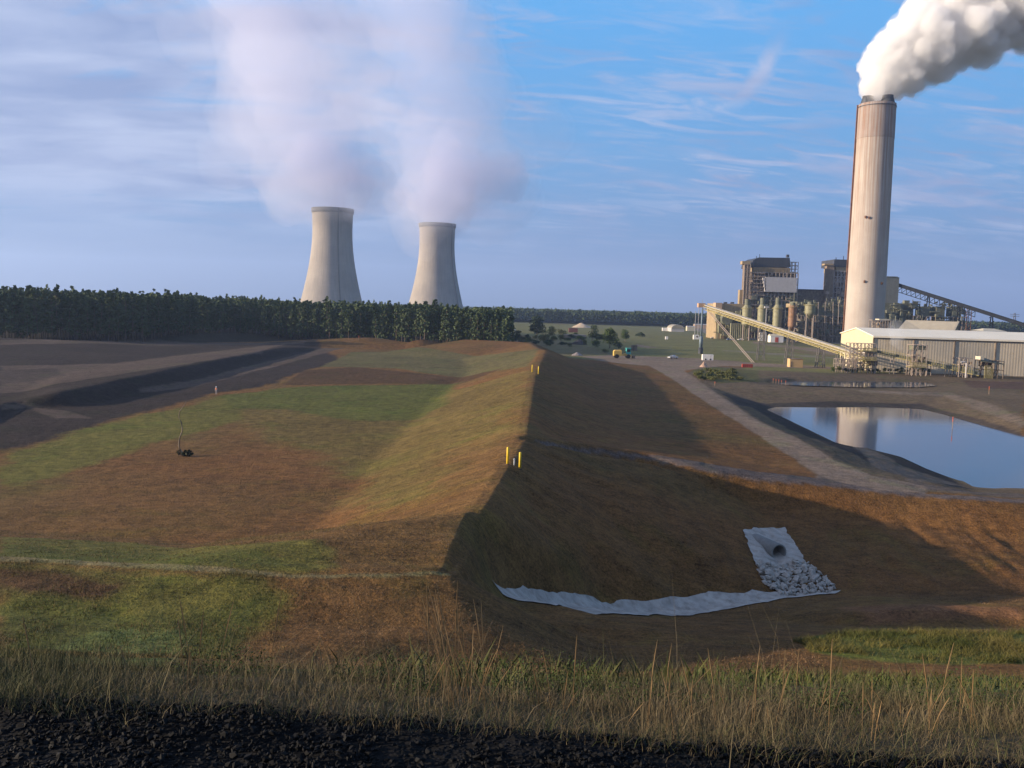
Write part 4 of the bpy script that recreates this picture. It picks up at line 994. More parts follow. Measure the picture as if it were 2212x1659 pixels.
e0 = np.array([el[0], el[1], 8.0]); e1 = np.array([er[0], er[1], 8.0]); e2 = np.array([er2[0] + 3, er2[1] + 28, 8.0]); e3 = np.array([ra[0] + 12, ra[1] + 32, 8.0])
M_roof = mat('weathered_roof', (.30, .27, .21), .8, var=.12, vscale=.1, streak=(.4, .3, (.2, .18, .14)))
m = MB(); m.add([ra, rb_, e1, e0], [(0, 3, 2, 1)]); m.build('roof_slope', M_roof, af)
m = MB(); m.add([ra, rb_, e2, e3], [(0, 1, 2, 3)]); m.build('roof_slope', M_roof, af)
m = MB(); m.add([rb_ + [-3, 2, -1.2], e1 + [-2, 2, 0], e2 + [-3, -1, 0]], [(0, 1, 2)]); m.build('gable_opening', M_dark, af)
m = MB(); m.bar(rb_ + [.2, -.4, -.2], e1, 1.0); m.bar(rb_ + [.3, -.4, -.2], e2, 1.0); m.build('gable_trim', M_roof, af)
m = MB()
for p in (e0, e1, e2): m.bar((p[0], p[1], 0), p, .8)
m.build('column', M_steel, af)
ps_ = thing('flat_roof_building', 'small building with a pale hipped roof right of the storage shed', 'building', base(2150, 560))
a = PY(2124, 717, 560); b_ = PY(2176, 717, 560); zt = PY(2150, 710, 565)[2]; ze = PY(2150, 715.5, 560)[2]
m = MB(); m.box(a[0] + 1, b_[0] - 1, 561, 575, 0, ze); m.build('walls', M_dks, ps_)
m = MB(); m.add([(a[0], 560, ze), (b_[0], 560, ze), (b_[0], 576, ze), (a[0], 576, ze), (a[0] + 4, 568, zt), (b_[0] - 4, 568, zt)], [(0, 1, 5, 4), (1, 2, 5), (2, 3, 4, 5), (3, 0, 4)]); m.build('roof', M_cream, ps_)
bx(2124, 2176, 715.5, 718.6, 559.8, .2).build('fascia', M_white, ps_)
py_ = thing('power_pylon', 'distant lattice power pylon on the skyline at the right edge', 'pylon', base(2192, 1400)); c = PY(2192, 680, 1400); m = MB()
for s_ in (-1, 1): m.bar((c[0] + 4 * s_, 1400, 0), (c[0] + .8 * s_, 1400, PY(2192, 676, 1400)[2]), .7)
for k in range(8): z = k * 4.; m.bar((c[0] - 3.5 + k * .3, 1400, z), (c[0] + 3.5 - k * .3, 1400, z + 4), .5)
m.build('mast', M_steel, py_); m = MB()
for py in (679, 683): q = PY(2192, py, 1400); m.bar((q[0] - 7, 1400, q[2]), (q[0] + 7, 1400, q[2]), .6)
m.build('cross_arm', M_steel, py_)

# ------------------------------------------------------------------ yellow stacking conveyor
yc = thing('yellow_conveyor', 'long yellow inclined conveyor on trestles rising to the left from the warehouse', 'conveyor', (120, 430, 0))
HA = PY(1522, 662, 500); HB = PY(1872, 775, 366); ax_ = HB - HA
M_gal = mat('grey_belt_cover', (.36, .34, .33), .6, var=.15, vscale=.5)
m = MB(); m.bar(HA + [0, 0, .9], HB + [0, 0, .9], 1.5, .5); m.build('belt_cover', M_gal, yc)
m = MB(); sd = np.array([-ax_[1], ax_[0], 0]); sd = sd / np.linalg.norm(sd) * .95
for s_ in (-1, 1): m.truss(HA + sd * s_, HB + sd * s_, 1.5, 46, .2)
m.build('truss', M_steely, yc)
m = MB()
for s_ in (-1, 1):
    m.bar(HA + sd * 1.25 * s_ + [0, 0, 1.1], HB + sd * 1.25 * s_ + [0, 0, 1.1], .09)
    for k in range(60): q = HA + ax_ * k / 60 + sd * 1.25 * s_; m.bar(q, q + [0, 0, 1.1], .08)
m.build('handrail', M_steely, yc)
m = MB(); m.bar(HA - [0, 0, .25], HB - [0, 0, .25], 2.1, .14); m.build('walkway', M_gal, yc)
def trestle(o, px, nm='trestle'):
    # point on the conveyor seen at this column
    s_ = min(np.linspace(0, 1, 400), key=lambda s: abs(1106 + F * ((HA + ax_ * s)[0]) / (HA + ax_ * s)[1] - px)); q = HA + ax_ * s_
    m = MB(); g0 = H1(q[0], q[1]) - .3; tops = []
    for a_, b_ in ((-1, -1), (1, -1), (1, 1), (-1, 1)):
        t = np.array([q[0] + a_ * 1.0, q[1] + b_ * 1.0, q[2] - 1.4]); f_ = np.array([q[0] + a_ * 1.7, q[1] + b_ * 1.5, g0]); m.bar(f_, t, .3); tops.append((f_, t))
    nn = max(2, int((q[2] - g0) / 3.2))
    for i in range(4):
        (f0, t0), (f1, t1) = tops[i], tops[(i + 1) % 4]
        for k in range(nn): a_ = f0 + (t0 - f0) * k / nn; b_ = f1 + (t1 - f1) * (k + 1) / nn; m.bar(a_, b_, .14); m.bar(a_, f1 + (t1 - f1) * k / nn, .14)
    m.build(nm, M_steel, o)
for px in (1641, 1703, 1770, 1812): trestle(yc, px)
bx(1509, 1524, 655, 664, 499, 4).build('head_house', mat('faded_red_tan_steel', (.42, .27, .18), .7, var=.15, vscale=.5), yc)
m = MB(); m.bar(PY(1518, 655, 500), PY(1517, 647, 500), .15); m.build('head_mast', M_white, yc)
m = MB(); q = PY(1627, 783, 421); q[2] = H1(q[0], q[1]); t = HA + ax_ * .03 - [0, 0, 1.5]
for s_ in (-.5, .5): m.bar(t + [s_, 0, 0], q + [s_, 0, 0], .22)
for k in range(24): a_ = t + (q - t) * k / 24; b_ = t + (q - t) * (k + 1) / 24; m.bar(a_ + [-.5, 0, 0], b_ + [.5, 0, 0], .12)
m.build('raking_strut', M_frame, yc)
chu = thing('loading_chute', 'slim blue-grey telescopic chute hanging below the head of the yellow conveyor', 'chute', (PY(1515, 765, 494)[0], 494, 0))
c = PY(1516, 700, 497); M_blue = mat('blue_grey_steel', (.13, .17, .20), .5, var=.2, vscale=.5)
g0 = H1(c[0], 494); zt = PY(1516, 665, 497)[2]
m = MB(); m.lathe((c[0], 497), [(.5, g0 + 9), (.5, zt)], 18, True, True); m.build('upper_tube', M_blue, chu, True)
m = MB(); m.lathe((c[0], 497), [(.95, g0 + 3.2), (.95, g0 + 9), (.5, g0 + 9.4)], 18, True); m.build('lower_tube', M_blue, chu, True)
m = MB(); m.lathe((c[0], 497), [(1.25, g0 - .2), (1.25, g0 + 3.3)], 18, False, True); m.build('base_collar', M_dks, chu, True)
for px, pt, pb_, Y_ in ((1503, 672, 706, 900), (1510, 664, 706, 880), (1691.5, 0, 0, 0)):
    if Y_:
        o = thing('light_pole', 'thin pale pole left of the yellow conveyor head' if px == 1503 else 'thin pale pole with a white lamp box just below the conveyor head', 'pole', base(px, Y_)); c = PY(px, pt, Y_); m = MB(); m.bar((c[0], Y_, 0), tuple(c), .45); m.build('pole', M_white, o)
        if px == 1510: m = MB(); m.box(c[0] - 1.2, c[0] + 1.2, Y_ - 1, Y_ + 1, c[2], c[2] + 1.6); m.build('lamp_box', M_white, o)
o = thing('light_pole', 'pale blue floodlight mast in front of the olive silos behind the conveyor', 'pole', base(1654, 720)); c = PY(1656, 664, 720); m = MB(); m.bar((c[0], 720, 0), tuple(c), .5); m.build('pole', M_white, o)
m = MB(); m.box(c[0] - 1.6, c[0] + 1.6, 719, 721, c[2] - .5, c[2] + .8); m.build('floodlight', M_white, o)
# transfer tower
tt = thing('transfer_tower', 'open yellow and grey steel transfer tower at the foot of the yellow conveyor', 'transfer tower', (PY(1875, 790, 366)[0], 366, 0))
g0 = H1(137, 366) - .2
lattice(MB(), 1836, 1892, 742, 806, 366, 7, 6, .24, 5, seed=61, z0=g0).build('steelwork', M_frame, tt)
lattice(MB(), 1806, 1850, 776, 806, 364, 9, 3, .16, 3, seed=66, z0=g0).build('lower_frame', M_frame, tt)
for pt, pb_ in ((752, 759), (771, 779)):
    a = PY(1862, pt, 364); b_ = PY(1892, pt, 364); m = MB(); m.box(a[0], b_[0], 363, 372, PY(1877, pb_, 364)[2], PY(1877, pb_, 364)[2] + .15)
    for k in range(14): x = a[0] + (b_[0] - a[0]) * k / 13; m.bar((x, 363, PY(1877, pb_, 364)[2]), (x, 363, a[2]), .12)
    m.bar((a[0], 363, a[2]), (b_[0], 363, a[2]), .16); m.bar((a[0], 363, (a[2] + PY(1877, pb_, 364)[2]) / 2), (b_[0], 363, (a[2] + PY(1877, pb_, 364)[2]) / 2), .12); m.build('platform', M_steely, tt)
bx(1868, 1888, 760, 771, 367, 4).build('transfer_box', M_gal, tt)
bx(1884, 1896, 779, 790, 366, 4).build('motor_housing', M_brn, tt)
clutter(MB(), 1806, 1890, 774, 804, 365, 60, 62, .3, 1.1, depth=4).build('pipework', M_frame, tt)
clutter(MB(), 1856, 1892, 770, 798, 364, 26, 63, .25, .9, depth=4).build('yellow_guards', M_steely, tt)
lc = thing('low_conveyor', 'dark conveyor with a yellow lower edge sloping down to the right along the warehouse wall', 'conveyor', (175, 362, 0))
LA = PY(1884, 757, 368); LB = PY(2112, 806, 356); m = MB(); m.bar(LA, LB, 1.6, 1.1); m.build('belt_gallery', M_grn, lc)
m = MB(); m.bar(LA + [0, -.9, -.95], LB + [0, -.9, -.95], .3, .3); m.bar(LA + [0, -.9, 1.3], LB + [0, -.9, 1.3], .1)
for k in range(46): q = LA + (LB - LA) * k / 46 + [0, -.9, 0]; m.bar(q - [0, 0, .9], q + [0, 0, 1.3], .1)
m.build('handrail', M_steely, lc)
for s_ in (.2, .38, .55, .72):
    q = LA + (LB - LA) * s_; m = MB(); g_ = H1(q[0], q[1]) - .3
    for dx_ in (-.9, .9): m.bar((q[0] + dx_, q[1], g_), (q[0] + dx_ * .6, q[1], q[2] - .5), .25)
    m.build('trestle', M_frame, lc)
for (x0, x1, yt, yb, nm, lb) in ((1972, 2002, 745, 790, 'drive_station', 'steel drive station with a yellow platform midway along the low conveyor'), (2072, 2100, 774, 803, 'pump_frame', 'small steel frame with a white bent pipe near the right end of the low conveyor')):
    o = thing(nm, lb, 'steel frame', (PY((x0 + x1) / 2, 790, 358)[0], 358, 0)); g_ = H1(PY(x0, 790, 358)[0], 358) - .3
    lattice(MB(), x0, x1, yt, yb, 357, 3, 3, .24, 5, seed=x0, z0=g_).build('steelwork', M_frame, o)
    if nm == 'drive_station':
        bx(x0 + 1, x1 - 1, 747, 756, 358, 4).build('drive_housing', M_grn, o)
        a = PY(x0 - 5, 783, 356); b_ = PY(x1, 783, 356); zb = PY(x0, 793, 356)[2]; m = MB()
        for k in range(16): x = a[0] + (b_[0] - a[0]) * k / 15; m.bar((x, 356, zb), (x, 356, a[2]), .13)
        m.bar((a[0], 356, a[2]), (b_[0], 356, a[2]), .18); m.box(a[0], b_[0], 356, 360, zb - .15, zb); m.build('platform', M_steely, o)
        clutter(MB(), x0, x1, 765, 795, 358, 14, 71, .4, 1.4, depth=3).build('machinery', M_brn, o)
    else:
        q = PY(2088, 783, 355); m = MB(); gg = H1(q[0], 355) - .2
        m.tube([(q[0] - 2.2, 355, q[2] + .1), (q[0] - .6, 355, q[2] + .2), (q[0], 355, q[2] - .3), (q[0], 355, gg)], .28, 10); m.build('white_pipe', M_white, o)
        clutter(MB(), x0, x1, 780, 800, 358, 12, 72, .3, 1.0, depth=3).build('machinery', M_brn, o)
o = thing('canopy_hut', 'hut with a sloping dark canopy and yellow steps right of the low conveyor', 'hut', (PY(2130, 790, 356)[0], 356, 0))
q = [PY(2119, 768, 356), PY(2122, 777, 356), PY(2166, 784, 356), PY(2140, 768, 362)]
m = MB(); a = PY(2118, 777, 355); b_ = PY(2170, 786, 355); m.add([(a[0], 355, a[2] - .3), (b_[0], 355, b_[2]), (b_[0], 361, b_[2] + .4), (a[0] + 1, 361, a[2] + 1.6)], [(0, 1, 2, 3)]); m.add([(a[0], 355, a[2] - .7), (b_[0], 355, b_[2] - .4), (b_[0], 355, b_[2]), (a[0], 355, a[2] - .3)], [(0, 1, 2, 3)]); m.build('canopy', M_grn, o)
bx(2118, 2126, 770, 777, 355, 4).build('cream_end', M_cream, o)
lattice(MB(), 2120, 2168, 780, 806, 356, 4, 2, .26, 5, seed=77, z0=H1(190, 356) - .3).build('posts', M_brn, o)
bx(2122, 2142, 781, 792, 358, 3).build('machine_box', M_brn, o)
a = PY(2128, 790, 354); b_ = PY(2146, 790, 354); gg = H1(a[0], 354) - .2; m = MB()
for k in range(9): x = a[0] + (b_[0] - a[0]) * k / 8; m.bar((x, 354, gg), (x, 354, a[2] - (a[2] - gg) * .2 * (k / 8)), .16)
m.bar((a[0], 354, a[2]), (b_[0], 354, a[2]), .18); m.build('yellow_steps', M_steely, o)
# ------------------------------------------------------------------ yard things
def gz(px, py): return hit(px, py)
def hutbox(name, label, cat, px0, px1, pyt, pyb, m_, depth=3, group=None, roof=None, rh=.15, z=None, door=None):
    a = P(px0, pyb, 0); Y = a[1]; b_ = PY(px1, pyb, Y); t = PY((px0 + px1) / 2, pyt, Y)[2]; g_ = min(H1(a[0], Y), 0) - .15
    o = thing(name, label, cat, ((a[0] + b_[0]) / 2, Y + depth / 2, 0), group)
    m = MB(); m.box(a[0], b_[0], Y, Y + depth, g_, t - (rh if roof else 0)); m.build('body' if not roof else 'walls', m_, o)
    if roof:
        m = MB(); m.add([(a[0] - .2, Y - .2, t - rh), (b_[0] + .2, Y - .2, t - rh), (b_[0] + .2, Y + depth + .2, t - rh), (a[0] - .2, Y + depth + .2, t - rh), (a[0] - .2, Y + depth / 2, t), (b_[0] + .2, Y + depth / 2, t)], [(0, 1, 5, 4), (1, 2, 5), (2, 3, 4, 5), (3, 0, 4), (3, 2, 1, 0)]); m.build('roof', roof, o)
    if door:
        w_ = (b_[0] - a[0]); m = MB(); m.box(a[0] + w_ * door[0], a[0] + w_ * door[1], Y - .08, Y - .01, .02, t * .62); m.build('door', door[2], o)
    return o, a, b_, Y, t
M_red = mat('faded_red_paint', (.42, .07, .04), .6, var=.2, vscale=1); M_whp = mat('white_paint', (.74, .70, .64), .6, var=.08, vscale=1); M_tanw = mat('tan_shed_wall', (.46, .31, .15), .75, var=.08, vscale=2)
hutbox('tan_shed', 'small tan flat-roofed shed under the yellow conveyor beside a trestle', 'shed', 1706, 1734, 774, 793, M_tanw, 4, roof=M_brn, rh=.3, door=(.08, .16, M_brn))
o, a, b_, Y, t = hutbox('white_trailer', 'small white box trailer parked at the foot of the blue-grey chute', 'trailer', 1517.5, 1541, 766, 777.5, M_whp, 2.2)
for s_ in (.28, .72):
    m = MB(); x = a[0] + (b_[0] - a[0]) * s_; m.tube([(x, Y - .08, .36), (x, Y + .2, .36)], .36, 14); m.build('wheel', M_dark, o)
m = MB(); x1 = b_[0]; m.box(x1 - 1.3, x1 - 1.22, Y - .03, Y + .0, .4, t - .2); m.build('door_seam', M_brn, o)
o, a, b_, Y, t = hutbox('red_barrier', 'low orange-red barrier block at the edge of the gravel road near the pond', 'barrier', 1603, 1626, 786.5, 793.5, M_red, .8)
for k in range(5):
    x = a[0] + (b_[0] - a[0]) * (k + .5) / 5; m = MB(); m.box(x - .12, x + .12, Y - .06, Y - .01, .1, t - .1); m.build('rib', mat('dark_red_paint', (.22, .04, .03), .7) if k == 0 else bpy.data.materials['dark_red_paint'], o)
hutbox('white_hut', 'white box hut just left of the first conveyor trestle', 'hut', 1641, 1655, 717.5, 736, M_whp, 6, roof=M_white, rh=.6)
hutbox('long_office', 'long low pale-roofed office behind the conveyor', 'office', 1655, 1735, 717, 730, M_white, 10, roof=M_gal, rh=1.8)
hutbox('gatehouse', 'small white building with a red door in the yard behind the conveyor', 'building', 1664, 1692, 722, 739, M_whp, 8, roof=M_cream, rh=1.5, door=(.36, .62, M_red))
hutbox('white_tank_skid', 'small white tank on a stand in the yard left of the warehouse', 'tank', 1748, 1758, 724, 733, M_whp, 3)
o, a, b_, Y, t = hutbox('fabric_hangar', 'grey round-roofed hangar in the far field left of the conveyor head', 'hangar', 1450, 1478, 709, 716, M_white, 30)
m = MB(); c = ((a[0] + b_[0]) / 2, Y); rr_ = (b_[0] - a[0]) / 2 * .98
n = 20; v = []; 
for yy in (Y - .5, Y + 30.5):
    for k in range(n + 1): t_a = math.pi * k / n; v.append((c[0] - rr_ * math.cos(t_a), yy, t - .5 + rr_ * .62 * math.sin(t_a)))
m.add(v, [(k, k + 1, n + 2 + k, n + 1 + k) for k in range(n)] + [tuple(range(n + 1))[::-1]]); m.build('arched_roof', M_roof, o)
hutbox('white_trailer', 'long white trailer parked in front of the round-roofed hangar', 'trailer', 1431, 1461, 708.5, 714.5, M_whp, 4)
hutbox('site_office', 'pale cabin right of the round-roofed hangar', 'cabin', 1484, 1501, 704, 714, M_cream, 8, roof=M_white, rh=.8)
hutbox('site_office', 'pinkish cabin behind the blue-grey chute', 'cabin', 1500, 1528, 700, 709, bpy.data.materials['pink_tan_cladding'], 8, roof=M_white, rh=.8)
hutbox('yellow_cabin', 'yellow-tan cabin at the foot of the tan hall', 'cabin', 1559, 1570, 700, 716, M_tanw, 5)
hutbox('white_cabin', 'small white cabin between the chute and the tan hall', 'cabin', 1535, 1546, 705, 714, M_whp, 5)
hutbox('portable_tank', 'small white tank alone on the lawn left of the chute', 'tank', 1437.5, 1443, 727, 733, M_whp, 2)
o, a, b_, Y, t = hutbox('portable_cabin', 'white box with a dark window on the lawn just left of the chute', 'cabin', 1498, 1510, 723.5, 733, M_whp, 3)
m = MB(); m.box(a[0] + 2.2, a[0] + 3.6, Y - .06, Y - .01, t * .45, t * .8); m.build('window', M_brn, o)
hutbox('brown_container', 'dark brown box container behind the yellow loader', 'container', 1365, 1376, 746, 757.5, M_brn, 4)
hutbox('red_shed', 'dark red shed among the trees in the middle distance', 'shed', 1229, 1248, 709, 718, mat('dark_red_cladding', (.13, .05, .04), .8, var=.2, vscale=.5), 8)
hutbox('pale_store', 'low pale store below the dark red shed among the trees', 'store', 1217, 1266, 723, 730, mat('pale_brown_cladding', (.30, .24, .18), .8, var=.2, vscale=.3), 10)
# heaps
def heap(name, label, px0, px1, pyt, pyb, m_, seed):
    a = P(px0, pyb, 0); b_ = PY(px1, pyb, a[1]); hh = PY((px0 + px1) / 2, pyt, a[1])[2]; cx_ = (a[0] + b_[0]) / 2; w_ = (b_[0] - a[0]) / 2
    nn = 26; u, v_ = np.meshgrid(np.linspace(-1, 1, nn), np.linspace(-1, 1, nn)); rr = np.sqrt(u * u + v_ * v_); z = np.clip(1 - rr, 0, 1) ** .9 * hh * (1 + .25 * fbm(u + seed, v_, 2.5, 3, seed)) + .15 * fbm(u, v_, 9, 2, seed) * (rr < 1) - .2
    i, j = np.meshgrid(np.arange(nn - 1), np.arange(nn - 1), indexing='ij'); q = np.stack([i * nn + j, i * nn + j + 1, (i + 1) * nn + j + 1, (i + 1) * nn + j], -1).reshape(-1, 4)
    me = fastmesh(name, np.stack([(u * w_).ravel(), (v_ * w_ * .8).ravel(), z.ravel()], 1), quads=q); o = meshobj(name, me, m_); o.location = (cx_, a[1] + w_ * .8, 0); tag(o, label, 'heap'); return o
heap('sand_pile', 'pale sand heap behind the dark red shed', 1236, 1281, 697, 707, mat('pale_sand', (.45, .35, .24), .95, var=.15, vscale=.3), 3)
heap('debris_pile', 'dark heap of debris in front of the low pale store', 1233, 1270, 731, 744, mat('dark_debris', (.05, .045, .045), .95, var=.5, vscale=.8), 4)
heap('gravel_pile', 'small pale pinkish gravel heap on the road in front of the white box trailer', 1512, 1532, 781, 793, mat('pink_gravel', (.42, .28, .20), .95, var=.15, vscale=.8), 5)
heap('grey_rubble', 'low grey rubble heap at the far left end of the gravel road', 1233, 1262, 760, 768, mat('grey_rubble', (.22, .19, .18), .95, var=.35, vscale=.8), 6)
# vehicles
M_glass = mat('dark_glass', (.02, .025, .03), .1, spec=.6); M_tyre = mat('tyre_rubber', (.025, .025, .025), .9); M_lamp = mat('headlamp', (.7, .7, .65), .2)
def car(px, py, rz, m_, label, s=1.0, lorry=False):
    b = on(px, py); o = thing('parked_car' if not lorry else 'parked_truck', label, 'car' if not lorry else 'truck', (0, 0, 0)); o.location = tuple(b); o.rotation_euler = (0, 0, rz)
    def child(mb, nm, mm, sm=False):
        ob = mb.build(nm, mm, None, sm); ob.parent = o; return ob
    L_, W_ = (4.9, 1.85); prof = [(-2.45, .35), (-2.45, .85), (-2.3, .98), (-1.2, 1.04), (-.55, 1.62), (1.1, 1.66), (1.95, 1.12), (2.4, 1.0), (2.45, .4)] if not lorry else [(-3, .5), (-3, 1.2), (-2.1, 1.3), (-1.7, 2.2), (-.7, 2.25), (-.7, 1.2), (3, 1.2), (3, .5)]
    n = len(prof); body = [(x * s, (W_ / 2 - (.16 if z > 1.1 else 0)) * sy, z * s) for sy in (-1, 1) for x, z in prof]
    m = MB(); m.add(body, [tuple(range(n)), tuple(range(n, 2 * n))[::-1]] + [(i, i + n, (i + 1) % n + n, (i + 1) % n) for i in range(n)]); child(m, 'body', m_)
    m = MB()
    for sy in (-1, 1):
        yy = sy * (W_ / 2 - .14); m.add([(-1.0, yy, 1.1), (-.52, yy, 1.52), (1.0, yy, 1.56), (1.6, yy, 1.15)] if not lorry else [(-2.0, yy, 1.4), (-1.7, yy, 2.1), (-.85, yy, 2.15), (-.85, yy, 1.4)], [(0, 1, 2, 3)])
    m.add([(-1.2, -.7, 1.08), (-1.2, .7, 1.08), (-.62, .64, 1.56), (-.62, -.64, 1.56)], [(0, 1, 2, 3)]) if not lorry else m.add([(-2.08, -.7, 1.4), (-2.08, .7, 1.4), (-1.76, .64, 2.1), (-1.76, -.64, 2.1)], [(0, 1, 2, 3)])
    child(m, 'window', M_glass)
    for x in (-1.5, 1.5):
        for sy in (-1, 1): m = MB(); m.tube([(x, sy * (W_ / 2 - .22), .34), (x, sy * (W_ / 2 + .02), .34)], .34, 14); child(m, 'wheel', M_tyre)
    for sy in (-1, 1): m = MB(); m.box(-2.47 if not lorry else -3.03, -2.4 if not lorry else -2.95, sy * .65 - .18, sy * .65 + .18, .66, .82); child(m, 'headlight', M_lamp)
    return o
M_silver = mat('silver_car_paint', (.42, .42, .43), .25, metallic=.3, spec=.5); M_bluec = mat('blue_grey_paint', (.12, .16, .25), .35)
car(1453.5, 775, R(28), M_silver, 'silver car parked alone at the edge of the gravel pad')
car(1577, 735, R(10), M_bluec, 'blue-grey truck parked in the yard right of the chute', lorry=True)
car(1600, 734.5, R(5), M_whp, 'white car parked in the yard right of the blue-grey truck')
car(1541, 731, R(8), M_silver, 'pale car in the yard just right of the chute')
car(1099.5, 713, R(20), M_whp, 'white car in the far field beside the end of the pine forest')
car(1108.5, 714.5, R(15), M_whp, 'second white car in the far field, right of the first')
car(1628, 727.5, R(5), M_whp, 'white car in the yard left of the white box hut')
# yellow machine with teal cab
b = on(1346, 774); M_cat = mat('machine_yellow', (.62, .40, .10), .5, var=.1, vscale=1); M_teal = mat('teal_paint', (.07, .36, .33), .5)
yl = thing('wheel_loader', 'yellow earthmoving machine with a teal cab parked by the dark bushes', 'loader', tuple(b)); yl.rotation_euler = (0, 0, R(4))
def ych(mb, nm, mm): ob = mb.build(nm, mm); ob.parent = yl; return ob
m = MB(); m.box(-4.6, -.9, -1.3, 1.3, 1.1, 3.3); m.add([(-4.6, -1.3, 3.3), (-.9, -1.3, 3.3), (-.9, 1.3, 3.3), (-4.6, 1.3, 3.3), (-4.0, -1.0, 3.8), (-1.3, -1.0, 3.9), (-1.3, 1.0, 3.9), (-4.0, 1.0, 3.8)], [(0, 1, 5, 4), (1, 2, 6, 5), (2, 3, 7, 6), (3, 0, 4, 7), (4, 5, 6, 7)]); ych(m, 'engine_hood', M_cat)
m = MB(); m.bar((-1, 0, 1.6), (3.6, 0, 1.5), 1.2, .8); m.bar((.2, .6, 2.3), (4.3, .6, 1.2), .35); m.bar((.2, -.6, 2.3), (4.3, -.6, 1.2), .35); ych(m, 'frame', M_cat)
m = MB(); m.box(1.3, 3.3, -1.0, 1.0, 2.0, 4.6); ych(m, 'cab', M_teal)
m = MB(); m.box(1.1, 3.5, -1.2, 1.2, 4.62, 4.85); ych(m, 'cab_roof', M_teal)
m = MB(); m.box(1.5, 3.1, -1.03, -1.01, 3.0, 4.3); ych(m, 'window', M_glass)
m = MB(); m.add([(4.2, -1.5, .2), (5.3, -1.5, .15), (5.4, -1.5, 1.4), (4.2, -1.5, 1.5), (4.2, 1.5, .2), (5.3, 1.5, .15), (5.4, 1.5, 1.4), (4.2, 1.5, 1.5)], [(0, 1, 2, 3), (7, 6, 5, 4), (0, 4, 5, 1), (3, 2, 6, 7), (0, 3, 7, 4)]); ych(m, 'bucket', M_brn)
for x in (-3.2, 2.2):
    for sy in (-1, 1): m = MB(); m.tube([(x, sy * 1.0, .95), (x, sy * 1.65, .95)], .95, 18); ych(m, 'wheel', M_tyre)

# ------------------------------------------------------------------ trees
def leafmat(name, c, c2, tr=.25):
    m = bpy.data.materials.new(name); m.use_nodes = True; t = NT(m.node_tree); b = t.n['Principled BSDF']; b.inputs['Roughness'].default_value = .8; b.inputs['Specular IOR Level'].default_value = .15
    tcn = t.node('ShaderNodeTexCoord'); oi = t.node('ShaderNodeObjectInfo')
    n_ = t.noise(tcn.outputs['Object'], .35, 4, .6); k_ = t.math('ADD', t.maprange(n_, .35, .65, 0, .8), t.math('MULTIPLY', oi.outputs['Random'], .7), clamp=True)
    c_ = t.mix(k_, c, c2); t.link(c_, b.inputs['Base Color']); b.inputs['Subsurface Weight'].default_value = 0
    return m
M_pine = leafmat('pine_needles', (.030, .053, .026), (.076, .102, .042)); M_leaf = leafmat('green_foliage', (.034, .058, .016), (.072, .100, .026)); M_leafo = leafmat('olive_foliage', (.070, .082, .024), (.115, .118, .042))
M_leafdk = leafmat('dark_foliage', (.022, .038, .018), (.042, .062, .026)); M_ptrunk = mat('pine_bark', (.11, .08, .06), .9, var=.3, vscale=1)
def pine_crown(r_, H, low=.42, ncl=20, per=13, size=.55, wide=3.0):
    V = []; 
    for k in range(ncl):
        t = (k + r_.random()) / ncl; z = H * (low + (1 - low) * t); rad = wide * (1 - t) ** .55 * (.55 + .45 * min(1, t * 3 + .3)) ; a = r_.random() * 6.28; d = rad * r_.uniform(.25, .9)
        v, _ = leaf_cloud(per, (d * math.cos(a), d * math.sin(a), z), (rad * .55 + .3, rad * .55 + .3, .75), size, r_); V.append(v)
    V = np.concatenate(V); return V, np.arange(len(V)).reshape(-1, 4)
pines = []
for k in range(7):
    r_ = np.random.default_rng(100 + k); H = r_.uniform(20.0, 22.6)
    v, q = pine_crown(r_, H, r_.uniform(.10, .34), 30, 13, .60, r_.uniform(2.6, 3.6)); cm = fastmesh('crown', v, quads=q, smooth=False); cm.materials.append(M_pine)
    tmb = MB(); bend = r_.normal(size=2) * .5; tmb.tube([(0, 0, -.5), (bend[0] * .3, bend[1] * .3, H * .35), (bend[0], bend[1], H * .7), (bend[0] * .6, bend[1] * .6, H * .96)], [.28, .22, .14, .04], 7)
    for j in range(7):
        a = r_.random() * 6.28; z = H * r_.uniform(.4, .85); L_ = r_.uniform(1.2, 2.4); tmb.tube([(bend[0] * .8, bend[1] * .8, z), (L_ * math.cos(a), L_ * math.sin(a), z + .6)], [.07, .02], 4, False)
    to = tmb.build('trunk', M_ptrunk, None, True); tm = to.data; bpy.data.objects.remove(to); pines.append((cm, tm))
def put_tree(name, label, cat, group, loc, cm, tm, sc, rz, zs=None):
    o = thing(name, label, cat, loc, group); o.rotation_euler = (0, 0, rz); o.scale = (sc, sc, zs or sc)
    for nm, me in (('crown', cm), ('trunk', tm)): c = bpy.data.objects.new(nm, me); COL.objects.link(c); c.parent = o
    return o
FRONT = [(-60, 392), (0, 408), (150, 425), (300, 438), (420, 500), (500, 528), (650, 505), (800, 486), (950, 462), (1050, 448), (1092, 442)]
fx = np.array([f[0] for f in FRONT], float); fy = np.array([f[1] for f in FRONT], float)
def wx_(px, Y): return (px - 1106) / F * Y * 1.0
NF = 190
